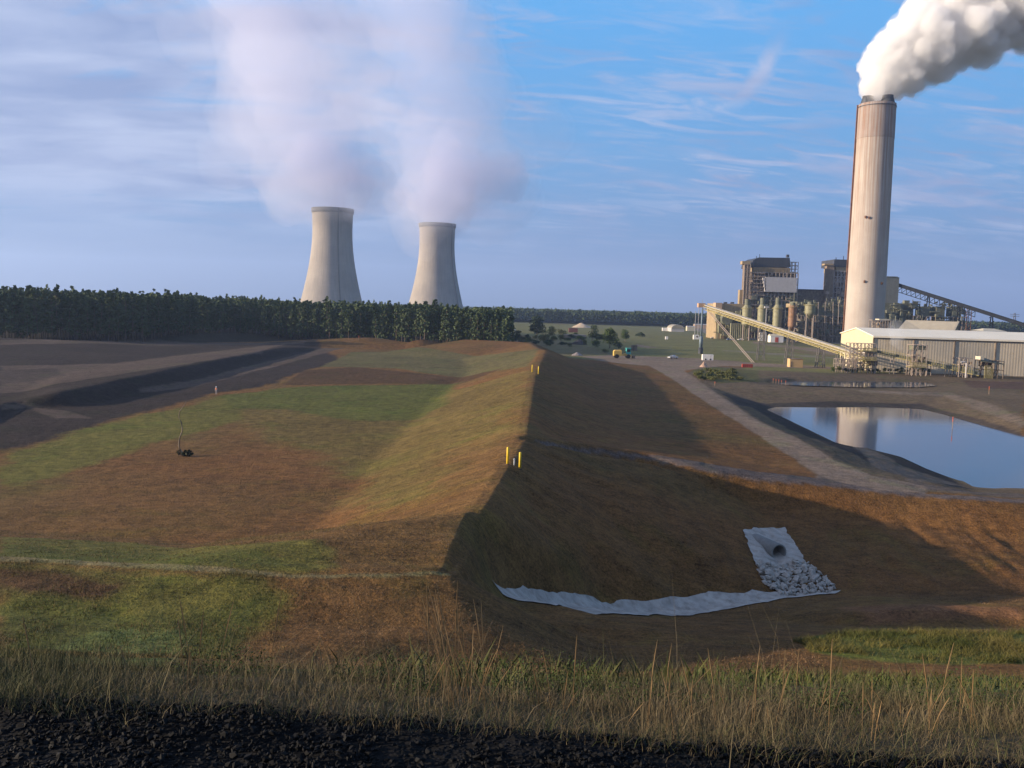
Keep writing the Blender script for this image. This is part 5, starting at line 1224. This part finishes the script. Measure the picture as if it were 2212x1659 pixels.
for k in range(NF):
    px = -20 + (1108) * (k + rng.uniform(-.4, .4)) / NF; Yb = np.interp(px, fx, fy) + rng.uniform(0, 16); H = .96 + rng.normal() * .075 + (.04 if px < 420 else 0) - (.05 if 600 < px else 0) - (.05 if 960 < px else 0) - (.14 if 1070 < px else 0)
    cm, tm = pines[rng.integers(7)]; seg = int(np.digitize(px, [120, 260, 400, 540, 640, 790, 880, 1010])); rim_side = ['at the far left edge of the forest', 'left of the rounded tall pine, far left third', 'around the rounded tall pine in the left half', 'behind the end of the dark soil berm', 'just left of the left cooling tower', 'in front of the left cooling tower', 'in the gap between the cooling towers', 'in front of the right cooling tower', 'at the right end of the forest'][seg]
    put_tree('pine_tree', 'front-row pine ' + rim_side, 'pine', 'front-row pines ' + rim_side, (wx_(px, Yb), Yb, 0), cm, tm, H, rng.uniform(0, 6.28), H * rng.uniform(.94, 1.05))
for px, Yb, sc, lb in ((26 * 2.36, 440, 1.16, 'tallest spire-shaped pine rising above the skyline at the far left'), (380, 470, 1.13, 'rounded tall pine standing proud of the left half of the forest'), (915, 470, 1.07, 'tall leafy pine in front of the left foot of the farther cooling tower'), (935, 474, 1.09, 'highest pine crown in front of the farther cooling tower'), (962, 470, 1.05, 'bushy pine in front of the right foot of the farther cooling tower')):
    cm, tm = pines[int(px) % 7]; o = put_tree('pine_tree', lb, 'pine', None, (wx_(px, Yb), Yb, 0), cm, tm, sc, px, sc); o.scale = (sc * 1.15, sc * 1.15, sc * 22.6 / 22)
# the wood behind the front row
V = []; 
for k in range(2300):
    px = rng.uniform(-140, 1100); d = 16 + 300 * rng.random() ** 1.3; Yb = np.interp(px, fx, fy) + d
    H = 21.4 + rng.normal() * 1.1 + (1.0 if px < 420 else 0) - (1.0 if px > 600 else 0) - (1.3 if px > 990 else 0) + (1.6 if rng.random() < .06 else 0)
    v, q = pine_crown(rng, H, .5 if d > 40 else .25, 9 if d > 40 else 16, 8 if d > 40 else 10, .95, 3.2); v[:, 0] += wx_(px, Yb); v[:, 1] += Yb; V.append(v)
V = np.concatenate(V); o = meshobj('pine_forest', fastmesh('pine_forest', V, quads=np.arange(len(V)).reshape(-1, 4), smooth=False), M_pine); tag(o, 'dense pine forest behind the front row of trees', 'forest', kind='stuff')
# far forest
V = []
for k in range(5200):
    Yb = 1360 + 520 * rng.random() ** 1.6; px = rng.uniform(1040, 2330) if rng.random() < .8 else rng.uniform(-200, 1040)
    if Yb < 1480 and 1530 < px < 1540: pass
    x = wx_(px, Yb); H = 19.5 + rng.normal() * 1.1 + (2.5 if rng.random() < .02 else 0) + (Yb - 1360) * .0016
    v, q = leaf_cloud(26, (x, Yb, H * .62), (4.6, 4.6, H * .40), 1.9); V.append(v)
V = np.concatenate(V); o = meshobj('distant_forest', fastmesh('distant_forest', V, quads=np.arange(len(V)).reshape(-1, 4), smooth=False), M_leafdk); tag(o, 'dark band of distant forest along the horizon', 'forest', kind='stuff')
yy_ = np.geomspace(1420, 11000, 60); th_ = np.linspace(-R(60), R(60), 260); A2, Y2_ = np.meshgrid(th_, yy_); X2 = Y2_ * np.tan(A2); Z2 = 17.5 + 1.6 * fbm(X2, Y2_, .02, 4, 55) + .00035 * (Y2_ - 1420) * 0; Z2[0] = 4
i, j = np.meshgrid(np.arange(59), np.arange(259), indexing='ij'); q = np.stack([i * 260 + j, i * 260 + j + 1, (i + 1) * 260 + j + 1, (i + 1) * 260 + j], -1).reshape(-1, 4)
o = meshobj('forest_canopy', fastmesh('forest_canopy', np.stack([X2.ravel(), Y2_.ravel(), Z2.ravel()], 1), quads=q), M_leafdk); o['kind'] = 'structure'
# broadleaf trees
def broad(name, label, px, pyb, pyt, wpx, m_, seed, lobes=9, group=None, Y=None):
    b = P(px, pyb, 0); b = b if Y is None else PY(px, pyb, Y); Yv = b[1]; H = PY(px, pyt, Yv)[2]; W_ = wpx / F * Yv / 2; r_ = np.random.default_rng(seed)
    g_ = H1(b[0], b[1]); o = thing(name, label, 'tree' if 'tree' in name else 'shrub', (b[0], b[1], g_), group); V = []
    for k in range(lobes):
        a = r_.random() * 6.28; t = r_.random(); d = W_ * .62 * r_.random() ** .5 * (1.1 - t * .7); c = (d * math.cos(a), d * math.sin(a), H * (.30 + .52 * t)); s = W_ * r_.uniform(.38, .62)
        v, _ = leaf_cloud(int(90), c, (s, s, s * .85 if s * .85 < H * .3 else H * .3), max(.16, W_ * .085), r_); V.append(v)
    V = np.concatenate(V); V[:, 2] = np.clip(V[:, 2], .1, H * 1.03)
    c = meshobj('crown' if 'tree' in name else 'foliage', fastmesh('crown', V, quads=np.arange(len(V)).reshape(-1, 4), smooth=False), m_, o)
    m = MB(); m.tube([(b[0], b[1], g_ - .3), (b[0], b[1], g_ + H * .35), (b[0] + .1 * W_, b[1], g_ + H * .75)], [max(.06, W_ * .055), max(.05, W_ * .04), .03], 7)
    for k in range(4): a = k * 1.6 + seed; m.tube([(b[0], b[1], g_ + H * .3), (b[0] + W_ * .5 * math.cos(a), b[1] + W_ * .5 * math.sin(a), g_ + H * .65)], [max(.04, W_ * .025), .02], 5, False)
    m.build('trunk' if 'tree' in name else 'stem', M_bark, o); return o
broad('broadleaf_tree', 'wide dark tree standing right of the end of the pine forest', 1160, 729, 680, 42, M_leafdk, 1, 14)
broad('broadleaf_tree', 'slender grey-green tree between the wide dark tree and the sheds', 1192, 733, 699, 22, M_leafo, 2)
broad('broadleaf_tree', 'tall dark narrow tree right of the dark red shed', 1279, 741, 693, 30, M_leafdk, 3, 12)
broad('broadleaf_tree', 'largest round green tree in the middle distance behind the loader', 1317, 753, 703, 43, M_leaf, 4, 16)
broad('broadleaf_tree', 'round green tree right of the largest one', 1350, 738, 710, 28, M_leaf, 5, 10)
broad('broadleaf_tree', 'small round tree at the left edge of the lawn', 1382, 729, 717, 24, M_leafdk, 6, 7)
for k, (px, pb_, pt, w_, mm, lb) in enumerate(((1120, 738, 715, 26, M_leafdk, 'dark shrub beside the end of the pine forest'), (1178, 740, 717, 36, M_leafo, 'pale olive shrub in front of the slender tree'), (1212, 738, 720, 22, M_leafo, 'olive shrub just left of the low pale store'), (1140, 741, 726, 24, M_leaf, 'low green shrub at the far corner of the dike'), (1287, 752, 733, 26, M_leaf, 'green shrub at the left foot of the largest round tree'), (1262, 745, 734, 18, M_leafo, 'small olive shrub behind the debris heap'), (1336, 755, 738, 20, M_leafdk, 'dark shrub behind the loader'), (1306, 763, 752, 20, M_leafo, 'low olive shrub left of the loader'), (1230, 750, 741, 20, M_leafo, 'low shrub on the slope below the debris heap'))):
    broad('shrub', lb, px, pb_, pt, w_, mm, 20 + k, 6)
for k in range(34):
    px = rng.uniform(1110, 1300); y_ = rng.uniform(716, 748) ; side = 'left of the sheds' if px < 1215 else 'around the sheds'
    broad('shrub', 'low bush in the rough strip %s past the dike' % side, px, y_, y_ - rng.uniform(6, 13), rng.uniform(14, 30), [M_leafo, M_leaf, M_leafdk][k % 3], 300 + k, 5, 'bushes in the rough strip ' + side)
wl = np.linspace(1800, 2205, 34)
for k, px in enumerate(wl):
    y_ = 805 + 3 * (px - 1800) / 400; hgt = rng.uniform(9, 17); far_ = 'left' if px < 1935 else ('middle' if px < 2070 else 'right')
    broad('shrub', 'low green shrub on the bank below the %s part of the warehouse' % far_, px + rng.uniform(-4, 4), y_, y_ - hgt, rng.uniform(12, 20), [M_leaf, M_leafo, M_leafdk][k % 3], 60 + k, 4, 'shrubs below the %s part of the warehouse' % far_)
for k in range(22):
    px = rng.uniform(1505, 1625); y_ = rng.uniform(803, 826)
    broad('shrub', 'low olive weed bush on the mound between the gravel road and the ponds', px, y_, y_ - rng.uniform(7, 13), rng.uniform(18, 34), M_leafo, 120 + k, 6, 'weed bushes on the mound by the ponds')

# ------------------------------------------------------------------ grass
def bladeset(x, y, z, h, w, lean, col, seed):
    n = len(x); r_ = np.random.default_rng(seed); a = r_.random(n) * 6.28; la = r_.random(n) * 6.28; px = np.cos(a) * w; py = np.sin(a) * w
    lx = np.cos(la) * lean * h; ly = np.sin(la) * lean * h
    v = np.zeros((n, 5, 3)); B = np.stack([x, y, z], 1)
    v[:, 0] = B + np.stack([-px, -py, 0 * z], 1); v[:, 1] = B + np.stack([px, py, 0 * z], 1)
    M_ = B + np.stack([lx * .3, ly * .3, h * .55], 1); v[:, 2] = M_ + np.stack([px * .7, py * .7, 0 * z], 1); v[:, 3] = M_ - np.stack([px * .7, py * .7, 0 * z], 1)
    v[:, 4] = B + np.stack([lx, ly, h], 1); base_ = np.arange(n)[:, None] * 5
    q = base_ + np.array([[0, 1, 2, 3]]); t = base_ + np.array([[3, 2, 4]]); return v.reshape(-1, 3), q, t, np.repeat(col, 5, 0)
def grassmat(name):
    m = bpy.data.materials.new(name); m.use_nodes = True; t = NT(m.node_tree); b = t.n['Principled BSDF']; b.inputs['Roughness'].default_value = .75; b.inputs['Specular IOR Level'].default_value = .15
    a = t.node('ShaderNodeAttribute', attribute_name='tint'); t.link(a.outputs['Color'], b.inputs['Base Color']); return m
M_grass = grassmat('grass_blades')
def grassobj(name, label, sets):
    V = []; Q = []; T = []; C = []; n = 0
    for v, q, t, c in sets: V.append(v); Q.append(q + n); T.append(t + n); C.append(c); n += len(v)
    me = fastmesh(name, np.concatenate(V), quads=np.concatenate(Q), tris=np.concatenate(T), smooth=False); C = np.concatenate(C)
    at = me.color_attributes.new('tint', 'FLOAT_COLOR', 'POINT'); at.data.foreach_set('color', np.concatenate([C, np.ones((len(C), 1))], 1).astype(np.float32).ravel())
    o = meshobj(name, me, M_grass); tag(o, label, 'grass', kind='stuff'); return o
ex = np.array([-700, -60] + [e[0] for e in edge] + [60, 700]); ey = np.array([6, 4.6] + [e[1] for e in edge] + [3.0, 2])
def edge_y(x): return np.interp(x, ex, ey)
dry = np.array([.112, .088, .050]); grn = np.array([.046, .056, .018]); drk = np.array([.12, .085, .045])
n = 150000; x = rng.uniform(-6.5, 7, n); d = rng.random(n) ** 1.35 * 7.5 - .12; y = edge_y(x) + d + .06 * fbm(x, x * 0, 2.2, 3, 6) * 3
z = height(x, y); keep = rng.random(n) < np.clip(.40 + 1.5 * fbm(x, y, .9, 3, 33), .07, 1); x, y, z = x[keep], y[keep], z[keep]; n = len(x); dd = y - edge_y(x)
gm = np.clip(.42 + 1.1 * fbm(x, y, .35, 3, 81) + (dd > 3.0) * .35 - .15, 0, 1)[:, None]; col = dry * (1 - gm) + grn * gm; col = col * rng.uniform(.55, 1.35, (n, 1)) 
hh = .14 * np.exp(rng.normal(size=n) * .5) * np.clip(.55 + dd * .4, .35, 1.0) * (1 + .5 * fbm(x, y, .7, 3, 35))
x2 = rng.uniform(-6, 6.5, 45000); y2 = edge_y(x2) + rng.random(45000) ** 1.5 * 3.0 - .08; z2 = height(x2, y2); c2 = dry * rng.uniform(.4, 1.2, (45000, 1)); c2[::3] = grn * rng.uniform(.6, 1.3, (15000, 1))
S2 = bladeset(x2, y2, z2 - .01, rng.uniform(.03, .11, 45000), rng.uniform(.0006, .0014, 45000), rng.uniform(.3, 1.6, 45000), c2, 77)
S1 = bladeset(x, y, z - .02, hh, rng.uniform(.0007, .0019, n) * (1 + dd * .10), rng.uniform(.1, 1.1, n), col, 1)
grassobj('dry_grass', 'fuzzy band of dry and green grass along the edge of the black gravel', [S1, S2])
# tall dry stems with seed heads
def stems(lst, seed, h0=.55, h1=.95):
    r_ = np.random.default_rng(seed); V = []; Q = []; T = []; C = []; nb = 0
    for (sx, sy, hh_, lx, ly) in lst:
        z = H1(sx, sy); K = 7; pts = [np.array([sx + lx * (k / K) ** 1.7, sy + ly * (k / K) ** 1.7, z - .03 + hh_ * (k / K)]) for k in range(K + 1)]
        c = dry * 2.0 * r_.uniform(.8, 1.25) * np.array([1.15, .98, .85]); a = r_.random() * 3.14
        for k in range(K):
            w0 = .0015 if k < K - 2 else (.0034 if k == K - 2 else .0028); w1 = .0015 if k < K - 3 else (.0034 if k == K - 3 else .0028 if k == K - 2 else .0008)
            for aa in (a, a + 1.57):
                o_ = np.array([math.cos(aa), math.sin(aa), 0]); V += [pts[k] - o_ * w0, pts[k] + o_ * w0, pts[k + 1] + o_ * w1, pts[k + 1] - o_ * w1]; Q.append([nb, nb + 1, nb + 2, nb + 3]); nb += 4; C += [c] * 4
    return np.array(V), np.array(Q), np.zeros((0, 3), int), np.array(C)
def pxx(px, Y): return (px - 1106) / F * Y
cl = []
for k in range(30): px = rng.normal(1000, 30); Y = rng.uniform(4.2, 5.2); cl.append((pxx(px, Y), Y, rng.uniform(.35, .72), rng.normal(-.07, .09), rng.normal(0, .05)))
tg = thing('tall_grass_clump', 'clump of tall dry seeding grass stems in the centre foreground', 'grass clump', (pxx(1000, 4.6), 4.6, H1(pxx(1000, 4.6), 4.6)))
for k_, st_ in enumerate(cl):
    sv, sq, _t3, sc_ = stems([st_], 200 + k_); me = fastmesh('stem', sv - wloc(tg), quads=sq, smooth=False); at = me.color_attributes.new('tint', 'FLOAT_COLOR', 'POINT')
    at.data.foreach_set('color', np.concatenate([sc_, np.ones((len(sc_), 1))], 1).astype(np.float32).ravel()); meshobj('stem', me, M_grass, tg)
cl = [(pxx(px, Y), Y, hh_, lx, .0) for px, Y, hh_, lx in ((410, 4.4, .52, -.06), (425, 4.5, .45, .03), (395, 4.4, .40, -.03), (470, 4.5, .50, .08), (60, 4.2, .40, -.05), (585, 4.6, .55, .06), (1215, 4.6, .42, -.06), (1262, 4.7, .50, .01), (1240, 4.6, .30, .02), (1065, 4.5, .62, -.03), (1190, 4.5, .34, -.05))]
for k in range(26): px = rng.uniform(1400, 2210); Y = rng.uniform(3.8, 5.2); cl.append((pxx(px, Y), Y, rng.uniform(.22, .52), rng.normal(0, .06), 0))
for k in range(40): px = rng.uniform(0, 2210); Y = rng.uniform(3.8, 5.2); cl.append((pxx(px, Y), Y, rng.uniform(.16, .34), rng.normal(0, .10), 0))
grassobj('dry_grass_stems', 'scattered tall dry grass stems along the gravel edge', [stems(cl, 3)])
# weeds
M_weed = leafmat('weed_leaves', (.024, .042, .011), (.046, .066, .018))
for k, (px, d, s) in enumerate(((850, 3.2, .26), (900, 2.8, .20), (1060, 3.0, .30), (1130, 2.6, .26), (1200, 2.7, .30), (1250, 3.0, .28), (1300, 3.4, .22), (1420, 2.6, .22), (1560, 3.0, .25), (1640, 3.2, .28), (1740, 2.8, .26), (1850, 3.0, .30), (1950, 3.2, .30), (2060, 2.8, .26), (480, 3.0, .22), (2170, 3.0, .28))):
    d = d + [0, -.5, 1.2, .4, -.3, 1.6, .8][k % 7]; s = s * [1.2, .7, 1.0, .6, 1.3][k % 5]; Y = 3.6 + d; x_ = pxx(px, Y); z_ = H1(x_, Y); r_ = np.random.default_rng(500 + k)
    where = 'left' if px < 1000 else ('centre' if px < 1320 else 'right')
    o = thing('weed_clump', 'leafy green weed clump in the dry grass at the %s of the foreground' % where, 'weed', (x_, Y, z_), 'green weeds at the %s of the foreground' % where)
    v, q = leaf_cloud(900, (0, 0, s * .40), (s * 1.5, s * 1.0, s * .48), .0085, r_); meshobj('leaves', fastmesh('leaves', v, quads=q, smooth=False), M_weed, o)
# grass on the near bank and short cover on the seeded ground
def scatter(n, poly, hlo, hhi, w, c0, c1, seed, lean=.45, dens=.5):
    pl = np.asarray([p[:2] for p in poly]); lo, hi = pl.min(0), pl.max(0); r_ = np.random.default_rng(seed); P_ = r_.uniform(lo, hi, (n * 3, 2)); P_ = P_[inside(pl, P_[:, 0] + 2.4 * fbm(P_[:, 0], P_[:, 1], .45, 4, 8), P_[:, 1] + 2.4 * fbm(P_[:, 0], P_[:, 1], .5, 3, 9))][:n]
    k_ = r_.random(len(P_)) < np.clip(dens + 1.2 * fbm(P_[:, 0], P_[:, 1], .5, 3, seed), .05, 1); P_ = P_[k_]; x, y = P_[:, 0], P_[:, 1]; z = height(x, y); m_ = len(x)
    t = np.clip(.5 + fbm(x, y, .4, 3, seed + 3) + r_.normal(size=m_) * .25, 0, 1)[:, None]; col = np.array(c0) * (1 - t) + np.array(c1) * t; col = col * r_.uniform(.6, 1.3, (m_, 1))
    return bladeset(x, y, z - .03, r_.uniform(hlo, hhi, m_), w, lean, col, seed)
g1 = scatter(34000, zone((1740, 1386), (1820, 1368), (2212, 1368), (2212, 1434), (1950, 1432), (1760, 1414)), .12, .48, .012, (.050, .062, .014), (.13, .11, .032), 11, .8, .45)
g2 = scatter(5000, zone((790, 1452), (1290, 1464), (1700, 1462), (2212, 1462), (2212, 1500), (800, 1500)), .2, .5, .016, (.045, .058, .013), (.09, .08, .028), 12)
grassobj('bank_grass', 'bright green long grass on the near bank at the right', [g1, g2])
g3 = scatter(30000, zone((0, 1206), (640, 1244), (700, 1300), (560, 1400), (0, 1430)), .06, .2, .012, (.06, .066, .014), (.13, .085, .035), 14)
g4 = scatter(26000, zone((700, 1250), (985, 1246), (1060, 1302), (1290, 1396), (1750, 1380), (1750, 1450), (700, 1440)), .05, .16, .012, (.11, .06, .028), (.23, .14, .07), 15, 1.2, .6)
g5 = scatter(30000, zone((0, 1100), (700, 1100), (985, 1100), (985, 1240), (640, 1244), (0, 1204)), .05, .15, .016, (.07, .066, .017), (.16, .095, .04), 16, 1.0, .6)
g6 = scatter(26000, zone((1060, 1110), (1700, 1110), (2212, 1120), (2212, 1312), (1810, 1276), (1400, 1290), (1060, 1260)), .05, .16, .014, (.07, .04, .02), (.18, .11, .06), 17, 1.3, .6)
grassobj('seeded_cover', 'thin seeded grass and straw mulch over the brown slopes', [g3, g4, g5, g6])
# ------------------------------------------------------------------ black gravel at the camera
M_coal = mat('black_coal_stone', (.0032, .0032, .0034), .8, var=.7, vscale=30, spec=.2)
def rocky(seed):
    r_ = np.random.default_rng(seed); bm = bmesh.new()
    for _ in range(10): p = r_.normal(size=3); p /= np.linalg.norm(p); bm.verts.new(p * r_.uniform(.7, 1.1))
    r = bmesh.ops.convex_hull(bm, input=bm.verts); bmesh.ops.triangulate(bm, faces=bm.faces); bm.verts.index_update()
    v = np.array([w_.co[:] for w_ in bm.verts]); f = np.array([[w_.index for w_ in t.verts] for t in bm.faces]); bm.free(); return v, f
RK = [rocky(i) for i in range(12)]; n = 34000; x = rng.uniform(-2.9, 2.9, n); y = rng.uniform(2.55, 4.25, n); k_ = (y < edge_y(x) + .10 + .10 * fbm(x, x * 0, 1.4, 3, 90) + rng.normal(size=n) * .05); x, y = x[k_], y[k_]; z = height(x, y); z += .035 * np.clip(fbm(x, y, 3.0, 3, 91), -.2, 1)
V = []; T = []; nb = 0; rot_ = rng.normal(size=(len(x), 4)); rot_ /= np.linalg.norm(rot_, axis=1)[:, None]
for i in range(len(x)):
    v, f = RK[i % 12]; s = min(.012, .0048 * math.exp(rng.normal() * .42)); w_, a, b_, c = rot_[i]
    Rm = np.array([[1 - 2 * (b_ * b_ + c * c), 2 * (a * b_ - c * w_), 2 * (a * c + b_ * w_)], [2 * (a * b_ + c * w_), 1 - 2 * (a * a + c * c), 2 * (b_ * c - a * w_)], [2 * (a * c - b_ * w_), 2 * (b_ * c + a * w_), 1 - 2 * (a * a + b_ * b_)]])
    V.append((v * s * 1.5) @ Rm.T + [x[i], y[i], z[i] + s * .4]); T.append(f + nb); nb += len(v)
o = meshobj('black_gravel', fastmesh('black_gravel', np.concatenate(V), tris=np.concatenate(T), smooth=False), M_coal); tag(o, 'loose black coal gravel across the bottom of the view', 'gravel', kind='stuff')
# ------------------------------------------------------------------ smoke and steam: closed lumpy bodies filled with real scattering volume
def volmat(name, dens, aniso=.2, col=(1, 1, 1)):
    m = bpy.data.materials.new(name); m.use_nodes = True; t = NT(m.node_tree); t.n.remove(t.n['Principled BSDF'])
    v = t.node('ShaderNodeVolumePrincipled'); v.inputs['Density'].default_value = dens; v.inputs['Anisotropy'].default_value = aniso; v.inputs['Color'].default_value = (*col, 1)
    t.link(v.outputs[0], t.n['Material Output'].inputs['Volume']); return m
def puffs(name, balls, voxel, m, disp, parent=None):
    """many overlapping balls fused to one closed surface, then roughened"""
    bm = bmesh.new()
    for (c, r) in balls: bmesh.ops.create_icosphere(bm, subdivisions=2, radius=r, matrix=Matrix.Translation(Vector(c)))
    me = bpy.data.meshes.new(name); bm.to_mesh(me); bm.free(); o = bpy.data.objects.new(name, me); COL.objects.link(o)
    rm = o.modifiers.new('r', 'REMESH'); rm.mode = 'VOXEL'; rm.voxel_size = voxel
    for k, (size, st) in enumerate(disp):
        tx = bpy.data.textures.new(name + str(k), 'CLOUDS'); tx.noise_scale = size; tx.noise_depth = 3
        d = o.modifiers.new('d%d' % k, 'DISPLACE'); d.texture = tx; d.strength = st; d.mid_level = .5; d.texture_coords = 'GLOBAL'
    r2 = o.modifiers.new('r2', 'REMESH'); r2.mode = 'VOXEL'; r2.voxel_size = voxel * .9
    dg = bpy.context.evaluated_depsgraph_get(); em = bpy.data.meshes.new_from_object(o.evaluated_get(dg)); bpy.data.objects.remove(o); em.name = name; em.materials.clear()
    em.polygons.foreach_set('use_smooth', np.ones(len(em.polygons), bool))
    return meshobj(name, em, m, parent)
# chimney smoke
r_ = np.random.default_rng(5); balls = []
for f in FLUES:
    for k in range(5): balls.append(((f[0] + k * .3, f[1], f[2] + 2.6 + k * 2.0), 3.0 + k * .6))
path = [(1889, 200, 8), (1896, 186, 12.5), (1914, 160, 19), (1952, 125, 25), (2004, 93, 29), (2064, 58, 33), (2134, 20, 36), (2205, -18, 39), (2300, -68, 42), (2420, -130, 48)]
for i in range(len(path) - 1):
    (ax0, ay0, ar0), (ax1, ay1, ar1) = path[i], path[i + 1]
    for k in range(48):
        t = r_.random(); c = PY(ax0 + (ax1 - ax0) * t, ay0 + (ay1 - ay0) * t, CY + i * 2); R_ = (ar0 + (ar1 - ar0) * t); u = r_.normal(size=3); u /= np.linalg.norm(u)
        balls.append((tuple(c + u * R_ * .76), R_ * r_.uniform(.16, .36)))
    for t in (0, .25, .5, .75): balls.append((tuple(PY(ax0 + (ax1 - ax0) * t, ay0 + (ay1 - ay0) * t, CY + i * 2)), (ar0 + (ar1 - ar0) * t) * .80))
o = puffs('chimney_smoke', balls, .85, volmat('white_smoke', .14, .0, (.955, .95, .945)), [(7, 6.0), (2.8, 3.6), (1.2, 1.0)]); tag(o, 'dense white billowing smoke trailing right from the twin flues', 'smoke', kind='stuff')
vb = [(c, r * 1.10 + .5) for c, r in balls if r > 5 and c[2] > FLUES[0][2] + 9]
o = puffs('smoke_fringe', vb, 1.6, volmat('thin_smoke', .03, .0, (.93, .93, .93)), [(5, 5.0), (2.0, 3.4)]); tag(o, 'thin ragged fringe of smoke around the dense chimney plume', 'smoke', kind='stuff')
# steam of the towers: layers of thin soft bodies
def steam(name, pts, Y, label, dens, seed, dx=0):
    r_ = np.random.default_rng(seed); k0 = Y / F
    for lay, (sc, dn, n_) in enumerate(((1.0, .0011, 18), (.80, .0017, 13), (.55, .0030, 10))):
        balls = []
        for i in range(len(pts) - 1):
            (x0, y0, w0), (x1, y1, w1) = pts[i], pts[i + 1]
            for k in range(n_):
                t = r_.random(); W_ = (w0 + (w1 - w0) * t) * k0 * sc; c = PY(x0 + (x1 - x0) * t, y0 + (y1 - y0) * t, Y); u = r_.normal(size=3) * [.42, .30, .25]
                balls.append((tuple(c + u * W_), W_ * r_.uniform(.38, .60)))
            for t in (0, .33, .66): W_ = (w0 + (w1 - w0) * t) * k0 * sc; balls.append((tuple(PY(x0 + (x1 - x0) * t, y0 + (y1 - y0) * t, Y)), W_ * .62))
        o = puffs(name, balls, 9.0, volmat('%s_layer_%d' % (name, lay), dn * dens, .1, (.78, .79, .91)), [(70, 46), (24, 18)])
        tag(o, label + (' (outer veil)', ' (body)', ' (dense core)')[lay], 'steam', kind='stuff')
steam('tower_steam', [(718, 446, 62), (706, 415, 98), (690, 370, 130), (662, 310, 155), (630, 230, 172), (596, 130, 185), (575, 30, 195), (560, -90, 200)], T1[0][1], 'tall lavender steam column leaning left above the left cooling tower', 1.1, 3)
steam('tower_steam', [(720, 458, 46), (714, 430, 80), (700, 388, 104), (684, 340, 96)], T1[0][1] - 12, 'dense steam just above the rim of the left cooling tower', 2.5, 13)
steam('tower_steam', [(944, 488, 44), (950, 460, 88), (962, 415, 118), (970, 360, 100)], T2[0][1] - 12, 'dense steam just above the rim of the right cooling tower', 2.3, 14)
steam('tower_steam', [(758, 468, 24), (770, 448, 36), (775, 415, 52), (765, 370, 70)], T1[0][1] - 35, 'steam curl sinking over the right rim of the left cooling tower', 2.6, 4)
steam('tower_steam', [(944, 472, 66), (952, 430, 125), (965, 380, 158), (975, 320, 172), (960, 230, 178), (930, 130, 180), (900, 20, 190), (880, -80, 190)], T2[0][1], 'broad steam cloud above the right cooling tower', .95, 5)
steam('tower_steam', [(1012, 476, 24), (1035, 455, 40), (1060, 415, 56), (1075, 360, 60)], T2[0][1] - 20, 'steam lobe hanging right of the rim of the right cooling tower', 1.6, 6)
steam('tower_steam', [(868, 462, 20), (862, 435, 34), (856, 400, 40)], T2[0][1] + 10, 'steam lobe left of the rim of the right cooling tower', 1.4, 8)
o = puffs('ground_steam', [(tuple(PY(x, y, 372)), r) for x, y, r in ((1938, 745, 2.2), (1934, 735, 2.8), (1936, 724, 3.2), (1928, 716, 3.0), (1938, 706, 2.6), (1930, 699, 1.8), (1945, 752, 1.8))], .7, volmat('thin_steam', .045, .1, (1, 1, 1)), [(3.5, 4.0), (1.2, 1.2)]); tag(o, 'small wisp of steam rising in front of the warehouse wall', 'steam', kind='stuff')
# ------------------------------------------------------------------ haze
m = MB(); m.box(-13200, 13200, -13200, 13200, -6.0, 560.0); o = m.build('haze', volmat('haze_air', HAZE, .3, (.52, .68, 1.0))); o['kind'] = 'stuff'; o['label'] = 'thin blue evening haze over the whole plain'
